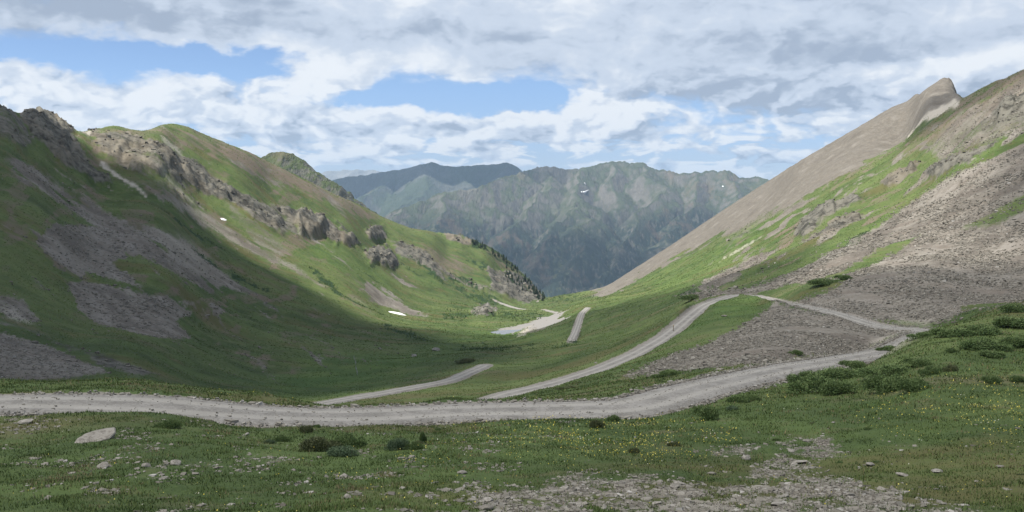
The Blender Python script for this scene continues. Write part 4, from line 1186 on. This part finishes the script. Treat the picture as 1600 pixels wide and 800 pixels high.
# loose stones pushed to both sides of the near road
nm, RP, hw = road_lines[0]; hw = hw[0]
k_ = rng.integers(0, 210, 9000); side = np.where(rng.uniform(size=9000) < 0.68, 1, -1)
tg = np.gradient(RP[:, :2], axis=0); tg /= np.linalg.norm(tg, axis=1)[:, None]; nr_ = np.stack([-tg[:, 1], tg[:, 0]], 1)
far_side = np.sign(nr_[k_, 1]) * side
offd = np.abs(rng.normal(0, 0.45, 9000)) + hw - 0.35
q = RP[k_, :2] + nr_[k_] * (side * offd)[:, None] + tg[k_] * rng.uniform(-0.3, 0.3, 9000)[:, None]
P = np.concatenate([q, H(q[:, 0], q[:, 1])[:, None] + 0.05], 1)
rubble("gravel", P, np.exp(rng.normal(math.log(0.10), 0.45, len(P))), np.clip(rng.beta(4.0, 1.2, len(P)), 0, 1), 0.6)
k_ = rng.integers(0, 210, 7000); q = RP[k_, :2] + nr_[k_] * rng.uniform(-1, 1, 7000)[:, None] * hw + tg[k_] * rng.uniform(-0.3, 0.3, 7000)[:, None]
P = np.concatenate([q, RP[k_, 2:3] + 0.02], 1)
rubble("gravel", P, np.minimum(np.exp(rng.normal(math.log(0.045), 0.5, 7000)), 0.14), np.clip(rng.beta(4.0, 1.6, 7000), 0, 1), 0.6)

# ------------------------------------------------------------------ turf
def _blade(t, b, p):
    v = t.attr('tone')
    c = t.mix(t.step(v, 0.0, 0.5), GRASS_D, GRASS_M); c = t.mix(t.step(v, 0.5, 0.85), c, GRASS_Y); c = t.mix(t.step(v, 0.84, 1.0), c, (0.165, 0.135, 0.075))
    t.set(b.inputs['Base Color'], c)


M_BLADE = simple_mat("turf_blades", _blade)
turf = (1 - np.clip(stony * 1.15, 0, 0.93)) * (1 - np.clip(ROADM * 1.2, 0, 1)) * (1 - np.clip(scree, 0, 1))
P = sample(np.clip(turf * (0.42 + 1.2 * fbm(GX / 1.7, GY / 2.2, 4, 121, 0.6)), 0.04, 1) * (turf > 0.05), 620000, 17.5, 125)
n_ = len(P)
patch = fbm(P[:, 0] / 5.0, P[:, 1] / 5.0, 4, 130); clump = fbm(P[:, 0] / 0.9, P[:, 1] / 0.9, 3, 131)
hgt = (0.040 + 0.062 * np.clip(0.5 + clump, 0, 1.4)) * np.exp(rng.normal(0, 0.25, n_)) * np.clip(P[:, 1] / 40, 0.9, 1.6)
wid = 0.0011 * P[:, 1] * rng.uniform(0.7, 1.3, n_)
th = rng.uniform(0, 6.28, n_); ln = rng.uniform(0.2, 0.9, n_)
side_ = np.stack([np.cos(th), np.sin(th), np.zeros(n_)], -1)
lean = np.stack([-np.sin(th) * ln, np.cos(th) * ln, np.ones(n_)], -1)
V = np.stack([P - side_ * wid[:, None] * 0.5 - (0, 0, 0.02), P + side_ * wid[:, None] * 0.5 - (0, 0, 0.02), P + lean * hgt[:, None]], 1)
dry = sstep(fbm(P[:, 0] / 3.1, P[:, 1] / 4.0, 4, 137, 0.6), 0.12, 0.42)
tone = np.clip(0.46 + 0.75 * patch + 0.45 * clump + 0.45 * dry + rng.normal(0, 0.20, n_), 0, 1)
link("grass", mesh_from("grass", V.reshape(-1, 3), np.arange(n_ * 3).reshape(-1, 3), False, dict(tone=np.repeat(tone, 3))), M_BLADE, 'stuff')


# rougher cover further off: sedge tussocks on the slopes, dark mats of dwarf willow
for field, count, smin, smax, hh, dark in (((1 - np.clip(scree, 0, 1)) * (1 - rock) * (1 - ROADM) * (1 - flats) * np.clip(0.45 + 1.2 * fbm(GX / 9, GY / 12, 4, 160, 0.6), 0.03, 1), 380000, 120, 1150, 0.13, 0),
                                            (np.clip(willow * 1.3, 0, 1), 170000, 120, 1250, 0.30, 1)):
    P = sample(field, count, smin, smax); n_ = len(P)
    patch = fbm(P[:, 0] / 30.0, P[:, 1] / 36.0, 4, 163, 0.6)
    hgt = hh * np.exp(rng.normal(0, 0.35, n_)) * np.clip(P[:, 1] / 300, 0.6, 2.2); wid = 0.0016 * P[:, 1] * rng.uniform(0.7, 1.4, n_)
    th = rng.uniform(-0.9, 0.9, n_); ln = rng.uniform(0.0, 0.9, n_)
    sd_ = np.stack([np.cos(th), np.sin(th), np.zeros(n_)], -1); le_ = np.stack([-np.sin(th) * ln, np.cos(th) * ln, np.ones(n_)], -1)
    V = np.stack([P - sd_ * wid[:, None] * 0.5 - (0, 0, 0.05), P + sd_ * wid[:, None] * 0.5 - (0, 0, 0.05), P + le_ * hgt[:, None]], 1)
    tone = np.clip(0.52 + 0.75 * patch + rng.normal(0, 0.15, n_), 0, 1) if not dark else np.clip(rng.normal(0.1, 0.1, n_), 0, 0.4)
    link("willow_mats" if dark else "grass", mesh_from("tussocks", V.reshape(-1, 3), np.arange(n_ * 3).reshape(-1, 3), False, dict(tone=np.repeat(tone, 3))), M_BLADE, 'stuff')


# wild flowers
def _petal(t, b, p):
    v = t.attr('tone')
    t.set(b.inputs['Base Color'], t.mix(t.step(v, 0.72, 0.74), t.mix(t.step(v, 0.0, 0.7), (0.44, 0.36, 0.04), (0.58, 0.52, 0.15)), (0.55, 0.54, 0.45)))


M_PETAL = simple_mat("flower_petals", _petal)


def flower_field():
    f = np.zeros(GX.shape)
    for pts, w in (([(770, 690), (830, 662), (950, 660), (1080, 665), (1150, 685), (1120, 715), (1000, 722), (850, 725)], 0.9), ([(1340, 650), (1400, 615), (1640, 600), (1640, 690), (1500, 690), (1400, 670)], 0.8),
                   ([(600, 725), (680, 700), (760, 690), (700, 730)], 0.35), ([(1470, 592), (1640, 585), (1640, 640), (1480, 625)], 0.6), ([(700, 662), (880, 645), (900, 665), (740, 680)], 0.45), ([(200, 745), (420, 745), (420, 790), (200, 780)], 0.06),
                   ([(520, 735), (720, 735), (700, 790), (520, 790)], 0.12), ([(1180, 615), (1260, 605), (1250, 640), (1190, 640)], 0.3), ([(0, 700), (500, 690), (1640, 700), (1640, 800), (0, 800)], 0.025), ([(300, 610), (520, 605), (720, 612), (700, 628), (320, 626)], 0.12)):
        f = np.maximum(f, w * poly_mask(U0, V0, pts, 26))
    return f * turf * (GY < 90) * np.clip(0.35 + 1.3 * fbm(GX / 2.2, GY / 2.2, 3, 141), 0, 1)


P = sample(flower_field(), 90000, 17.5, 80)
n_ = len(P)
cen = P + np.stack([rng.normal(0, 0.02, n_), rng.normal(0, 0.02, n_), rng.uniform(0.10, 0.24, n_)], -1)
r_ = rng.uniform(0.011, 0.021, n_) * np.clip(P[:, 1] / 32, 0.9, 1.6)
ang = np.linspace(0, 2 * math.pi, 5, endpoint=False)
tilt = rng.normal(0, 0.5, (n_, 2))
ringv = np.stack([np.cos(ang), np.sin(ang)], -1)
V = cen[:, None] + np.concatenate([ringv[None] * r_[:, None, None], (ringv[None] * tilt[:, None]).sum(-1, keepdims=True) * r_[:, None, None]], -1)
white = (fbm(P[:, 0] / 3, P[:, 1] / 3, 2, 150) > 0.25) & (rng.uniform(size=n_) < 0.45)
tone = np.where(white, 0.9, rng.uniform(0, 0.7, n_))
heads = np.concatenate([cen[:, None] - (0, 0, 0.012), V], 1)
fi = np.array([(0, 1 + i, 1 + (i + 1) % 5) for i in range(5)])
link("wildflowers", mesh_from("wildflowers", heads.reshape(-1, 3), (np.arange(n_)[:, None, None] * 6 + fi[None]).reshape(-1, 3), False, dict(tone=np.repeat(tone, 6))), M_PETAL, 'stuff')


# ------------------------------------------------------------------ willow shrubs
def leaf_mat(name, dark_, mid_, pale_):
    def fn(t, b, p):
        v = t.attr('tone')
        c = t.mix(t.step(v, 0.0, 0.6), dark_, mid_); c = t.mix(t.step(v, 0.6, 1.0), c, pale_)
        t.set(b.inputs['Base Color'], c)
    return simple_mat(name, fn)


M_LEAF = leaf_mat("willow_leaves", (0.056, 0.092, 0.032), (0.102, 0.150, 0.052), (0.165, 0.215, 0.09))
M_LEAF_BLUE = leaf_mat("grey_willow_leaves", (0.060, 0.095, 0.050), (0.10, 0.145, 0.078), (0.155, 0.20, 0.115))
M_LEAF_BROWN = leaf_mat("dry_willow_leaves", (0.058, 0.074, 0.032), (0.098, 0.114, 0.050), (0.150, 0.155, 0.085))
M_STEM = simple_mat("willow_stems", lambda t, b, p: t.set(b.inputs['Base Color'], (0.075, 0.058, 0.042)))


def shrub_meshes(seed, n_leaf, leaf, h_ratio):
    """leaves and stems of a shrub 1 m in radius"""
    r = np.random.default_rng(seed)
    nl = 13
    ang = r.uniform(0, 6.28, nl); rad = np.sqrt(r.uniform(0, 1, nl)) * 0.72
    lobes = np.stack([rad * np.cos(ang), rad * np.sin(ang), h_ratio * (0.30 + 0.30 * r.uniform(size=nl)) * (1 - 0.75 * rad)], -1)
    lr = r.uniform(0.22, 0.42, nl)
    k_ = r.integers(0, nl, n_leaf)
    d = r.normal(size=(n_leaf, 3)); d[:, 2] = np.abs(d[:, 2]) * 1.1 - 0.55; d /= np.linalg.norm(d, axis=1)[:, None]
    rr = lr[k_] * r.uniform(0.45, 1.0, n_leaf) ** 0.5 * (1 + 0.25 * fbm(d[:, 0] * 3 + k_, d[:, 1] * 3, 3, seed))
    pos = lobes[k_] + d * rr[:, None] * (1, 1, h_ratio * 0.95)
    up = r.uniform(size=n_leaf) < 0.10
    pos[up] += d[up] * 0.10 * r.uniform(0.3, 1, up.sum())[:, None] + (0, 0, 0.04)
    pos[:, 2] = np.maximum(pos[:, 2], 0.02)
    u_ = r.normal(size=(n_leaf, 3)) * 0.7 + d + (0, 0, 0.5); u_ /= np.linalg.norm(u_, axis=1)[:, None]
    w_ = np.cross(u_, r.normal(size=(n_leaf, 3))); w_ /= np.linalg.norm(w_, axis=1)[:, None]
    L = leaf * r.uniform(0.7, 1.4, n_leaf)
    V = np.stack([pos - w_ * L[:, None] * 0.22, pos + w_ * L[:, None] * 0.22, pos + u_ * L[:, None]], 1)
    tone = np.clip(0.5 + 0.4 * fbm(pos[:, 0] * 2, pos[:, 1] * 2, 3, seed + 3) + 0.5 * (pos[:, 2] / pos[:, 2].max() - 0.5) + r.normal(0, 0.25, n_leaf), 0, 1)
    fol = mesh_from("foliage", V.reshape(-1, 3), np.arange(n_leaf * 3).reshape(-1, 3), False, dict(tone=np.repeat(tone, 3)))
    sv, sf = [], []
    for i in range(16):
        e = lobes[i % nl] * (1, 1, 0.9) + r.normal(0, 0.06, 3); b0 = np.array([e[0] * 0.25, e[1] * 0.25, -0.05])
        o_ = len(sv)
        for q, th_ in ((b0, 0.022), (b0 * 0.45 + e * 0.55 + (0, 0, 0.06), 0.015), (e, 0.007)):
            for j in range(4):
                sv.append(q + (th_ * math.cos(j * 1.571), th_ * math.sin(j * 1.571), 0))
        for s_ in range(2):
            for j in range(4):
                sf.append((o_ + s_ * 4 + j, o_ + s_ * 4 + (j + 1) % 4, o_ + s_ * 4 + 4 + (j + 1) % 4, o_ + s_ * 4 + 4 + j))
    stm = mesh_from("stems", np.array(sv), np.array(sf)); stm.materials.append(M_STEM)
    return fol, stm


PROTO = {}
for kind_, mat_ in (("green", M_LEAF), ("blue", M_LEAF_BLUE), ("brown", M_LEAF_BROWN)):
    PROTO[kind_] = []
    for i in range(4 if kind_ == "green" else 2):
        f_, s_ = shrub_meshes(300 + i * 7 + len(kind_), 6500, 0.075, 0.85)
        f_.materials.append(mat_); PROTO[kind_].append((f_, s_))


def put_shrub(u, v, w, h, kind_, label, group=None, dmin=10, name="willow_shrub"):
    p_ = H.hit(u, v, dmin)
    if p_ is None: return
    f_, s_ = PROTO[kind_][int(rng.integers(len(PROTO[kind_])))]
    e = link(name, None, None, None, label, "shrub", group, p_)
    rx = 1.08 * w / 2 * p_[1] / F; rz = (0.72 if u > 1000 else 0.95) * h * p_[1] / F
    e.scale = (rx, rx * 0.8, rz / 0.75); e.rotation_euler = (0, 0, rng.uniform(-0.5, 0.5) + (math.pi if rng.uniform() < 0.5 else 0))
    e.location.z -= 0.04
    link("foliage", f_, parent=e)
    if w > 22: link("stems", s_, parent=e)


for a_ in (
        (500, 706, 76, 30, "brown", "widest brownish willow shrub in the turf below the road, left of centre"),
        (545, 700, 60, 26, "green", "dark green shrub touching the right side of the brownish shrub"),
        (530, 712, 60, 18, "blue", "low greyish shrub in front of the brownish and dark green pair"),
        (623, 703, 40, 22, "blue", "grey-green rounded shrub right of the brownish clump"),
        (648, 702, 30, 15, "green", "small dark shrub against the right side of the grey-green one"),
        (661, 692, 14, 22, "green", "narrow upright dark tuft behind the grey-green shrub"),
        (478, 676, 24, 16, "brown", "small brownish shrub at the lower road edge, above the wide shrub"),
        (441, 690, 26, 13, "green", "small dark green shrub left of the wide brownish one"),
        (420, 693, 22, 9, "blue", "low grey tuft left of the small dark green shrub"),
        (1105, 656, 60, 36, "green", "round dense green shrub standing alone below the road bend"),
        (1145, 640, 24, 12, "blue", "small pale grey-green shrub close behind the round dense one"),
        (1152, 628, 44, 18, "green", "broad low dark shrub at the road edge right of the round one"),
        (1175, 626, 30, 15, "green", "dark shrub at the right end of the broad low one"),
        (958, 658, 24, 12, "green", "small dark shrub in the flowery meadow near the road"),
        (932, 668, 32, 16, "brown", "dull brownish shrub in the flowery meadow"),
        (1052, 697, 26, 14, "brown", "dark tuft at the right of the yellow flowers"),
        (990, 708, 20, 12, "brown", "dark tuft at the lower side of the yellow flowers"),
        (262, 668, 40, 15, "green", "grassy green clump on the lower road edge at the left"),
        (1275, 614, 90, 40, "green", "largest dark willow shrub at the left end of the big thicket"),
        (1310, 616, 60, 36, "green", "dark willow shrub second from the left in the big thicket's front"),
        (1262, 596, 70, 24, "green", "willow shrub along the road at the left back of the thicket"),
        (1320, 592, 90, 26, "green", "flat-topped willow shrub in the middle back of the thicket"),
        (1385, 612, 80, 42, "green", "large rounded willow shrub in the middle front of the thicket"),
        (1425, 612, 60, 34, "green", "willow shrub at the right end of the thicket's front"),
        (1390, 586, 100, 24, "green", "long low willow shrub behind the thicket's rounded front shrub"),
        (1335, 575, 60, 18, "green", "small willow shrub topping the thicket next to the road end"),
        (1435, 572, 60, 20, "green", "dark willow shrub above the right end of the thicket"),
        (1385, 549, 46, 15, "green", "lone low shrub on the tan ground near the hairpin"),
        (1455, 585, 44, 22, "green", "dark shrub right of the thicket in rough grass"),
        (1486, 580, 30, 16, "brown", "dull shrub between the thicket and the right hand mound"),
        (1550, 599, 40, 20, "green", "round dark shrub low on the right, above the yellow flowers"),
        (1592, 597, 36, 17, "green", "dark shrub at the right edge above the yellow flowers"),
        (1487, 551, 24, 13, "green", "tiny dark shrub left of the mound's willow mats"),
        (1440, 527, 50, 12, "green", "low willow mat at the hairpin's inner bank"),
        (1480, 526, 70, 20, "green", "willow shrub on the mound's crest beside the hairpin"),
        (1530, 524, 80, 24, "green", "wide willow shrub on the crest of the right mound"),
        (1585, 512, 80, 26, "green", "willow shrub on the mound's crest at the right edge"),
        (1540, 546, 76, 26, "green", "deep green willow shrub on the near side of the mound"),
        (1590, 542, 70, 26, "green", "deep green willow shrub on the mound at the right edge"),
        (1550, 558, 50, 16, "green", "lowest willow shrub of the mound's mats"),
        (1590, 486, 60, 18, "green", "topmost willow shrub at the right edge against the scree"),
        (1290, 444, 60, 13, "green", "long dark willow mat beside the scree above the upper road"),
        (1318, 437, 36, 12, "green", "dark willow mat at the upper end of the long one by the scree"),
        (1084, 468, 44, 11, "green", "dark low shrub left of the upper road bend"),
        (1052, 588, 56, 12, "green", "low shrub between the talus foot and the near road"),
        (1028, 592, 30, 9, "green", "flat little shrub left of the talus foot shrub"),
        (1242, 554, 26, 11, "green", "small shrub where the talus meets the near road"),
        (885, 608, 40, 6, "brown", "thin brown heath strip below the middle road"),
        (728, 566, 40, 6, "brown", "dull shrub strip on the bank above the lower road")):
    put_shrub(*a_, dmin=10 if a_[1] > 520 and not (a_[0] < 1080 and a_[1] < 612) else 80)
# loose low tufts through the meadow
for i in range(26):
    u, v = rng.uniform(400, 1600), rng.uniform(640, 790)
    if u < 1500 and u > 690 and v > 735: continue
    h_ = H.hit(u, v, 10)
    if h_ is None or np.hypot(RP[:, 0] - h_[0], RP[:, 1] - h_[1]).min() < 4.5: continue
    w = rng.uniform(8, 20)
    put_shrub(u, v, w, w * 0.4, "brown" if rng.uniform() < 0.5 else "green", "small dark tuft scattered through the near turf", "small tufts in the near turf", name="grass_tuft")

# ------------------------------------------------------------------ conifers on the spur
M_NEEDLE = leaf_mat("conifer_needles", (0.012, 0.022, 0.012), (0.024, 0.040, 0.020), (0.040, 0.058, 0.028))


def conifer_mesh(seed):
    r = np.random.default_rng(seed); V, Fc = [], []
    for j in range(6):
        a = j * math.pi / 3; V.append((0.028 * math.cos(a), 0.028 * math.sin(a), -0.05))
    V.append((0, 0, 0.95)); Fc += [(j, (j + 1) % 6, 6) for j in range(6)]
    nw = 15
    for k_ in range(nw):
        z = 0.10 + 0.88 * (k_ / nw); rad = 0.20 * (1 - k_ / nw) ** 0.8 + 0.015
        nb = 9
        for j in range(nb):
            a = r.uniform(0, 6.28); L = rad * r.uniform(0.6, 1.25); w = L * 0.42
            c, s_ = math.cos(a), math.sin(a); o_ = len(V)
            tip = (c * L, s_ * L, z - L * 0.35 + r.normal() * 0.01)
            V += [(0, 0, z + 0.05), (c * L * 0.55 - s_ * w, s_ * L * 0.55 + c * w, z - L * 0.22), tip, (c * L * 0.55 + s_ * w, s_ * L * 0.55 - c * w, z - L * 0.22)]
            Fc += [(o_, o_ + 1, o_ + 2), (o_, o_ + 2, o_ + 3)]
    me = mesh_from("conifer", np.array(V), np.array(Fc), False, dict(tone=r.uniform(0, 1, len(V)))); me.materials.append(M_NEEDLE)
    return me


CON = [conifer_mesh(i) for i in range(4)]


def put_tree(u, v, h, lab, grp=None):
    p_ = H.hit(u, v, 850)
    if p_ is None: return
    o = link("conifer", CON[int(rng.integers(4))], None, None, lab, "conifer", grp, p_)
    h *= 0.68; wd_ = h * rng.uniform(1.1, 1.7)
    o.scale = (wd_, wd_, h); o.rotation_euler = (0, 0, rng.uniform(0, 6.28))


put_tree(751, 388, 13, "tallest dark conifer standing out on the crest of the left spur")
CREST = [(738, 374), (752, 379), (768, 387), (782, 396), (796, 407), (810, 420), (824, 432), (836, 443), (846, 453), (852, 462)]
for i in range(110):
    q = rng.uniform(0, len(CREST) - 1.001); j = int(q); f_ = q - j
    u = CREST[j][0] + (CREST[j + 1][0] - CREST[j][0]) * f_; v = CREST[j][1] + (CREST[j + 1][1] - CREST[j][1]) * f_
    d_ = abs(rng.normal()) * (5 if q > 4 else 2.5)
    put_tree(u - d_ * 0.75, v + d_ + 3, rng.uniform(5, 10), "small dark conifer in the row along the falling crest of the left spur", "conifers along the spur crest")
for i in range(24):
    u = rng.uniform(788, 812); v = 425 + (u - 788) * 0.5 + rng.uniform(-4, 14)
    put_tree(u, v, rng.uniform(4, 8), "little conifer among the cliffs below the spur crest", "conifers among the spur cliffs")


# ------------------------------------------------------------------ marker post by the middle road
def post():
    import bmesh
    p_ = H.hit(1052, 519, 100)
    e = link("marker_post", None, None, None, "thin weathered wooden marker post at the edge of the middle road", "post", None, p_)
    for nm_, z0_, z1_, w_, col_ in (("shaft", -0.2, 1.15, 0.10, (0.20, 0.15, 0.09)), ("cap", 1.153, 1.32, 0.13, (0.42, 0.34, 0.12))):
        bm = bmesh.new(); bmesh.ops.create_cube(bm, size=1.0)
        for v in bm.verts: v.co = (v.co.x * w_, v.co.y * w_, (z0_ + z1_) / 2 + v.co.z * (z1_ - z0_))
        bmesh.ops.bevel(bm, geom=bm.edges[:], offset=0.012, segments=1)
        me = bpy.data.meshes.new(nm_); bm.to_mesh(me); bm.free()
        link(nm_, me, simple_mat("post_" + nm_, lambda t, b, p, c=col_: t.set(b.inputs['Base Color'], t.mix(t.noise(p, 9.0, 3), tuple(x * 0.7 for x in c), c))), parent=e)


post()

# stream: the bits of the brook that show between the banks
P3 = []
for u, v in ((553, 556), (554, 562), (556, 568), (556, 574), (558, 580), (558, 586)):
    h_ = H.hit(u, v, 180); P3.append(h_)
P3 = spline(np.array(P3), 30)
tg = np.gradient(P3[:, :2], axis=0); tg /= np.linalg.norm(tg, axis=1)[:, None] + 1e-9; nr_ = np.stack([-tg[:, 1], tg[:, 0]], 1)
ac_ = np.linspace(-1, 1, 5); wd = 0.05 + 0.30 * np.abs(perlin(np.arange(30) / 3.0, np.zeros(30), 3))
X = P3[:, 0, None] + nr_[:, 0, None] * ac_ * wd[:, None]; Y = P3[:, 1, None] + nr_[:, 1, None] * ac_ * wd[:, None]
link("stream", mesh_from("stream", np.stack([X, Y, H(X, Y) + 0.12 - 0.15 * ac_ ** 2], -1).reshape(-1, 3), grid_faces(30, 5)),
     simple_mat("stream_water", lambda t, b, p: t.set(b.inputs['Base Color'], t.mix(t.step(t.noise(p, 2.0, 4), 0.4, 0.6), (0.08, 0.09, 0.08), (0.17, 0.18, 0.17))), 0.8), 'structure')
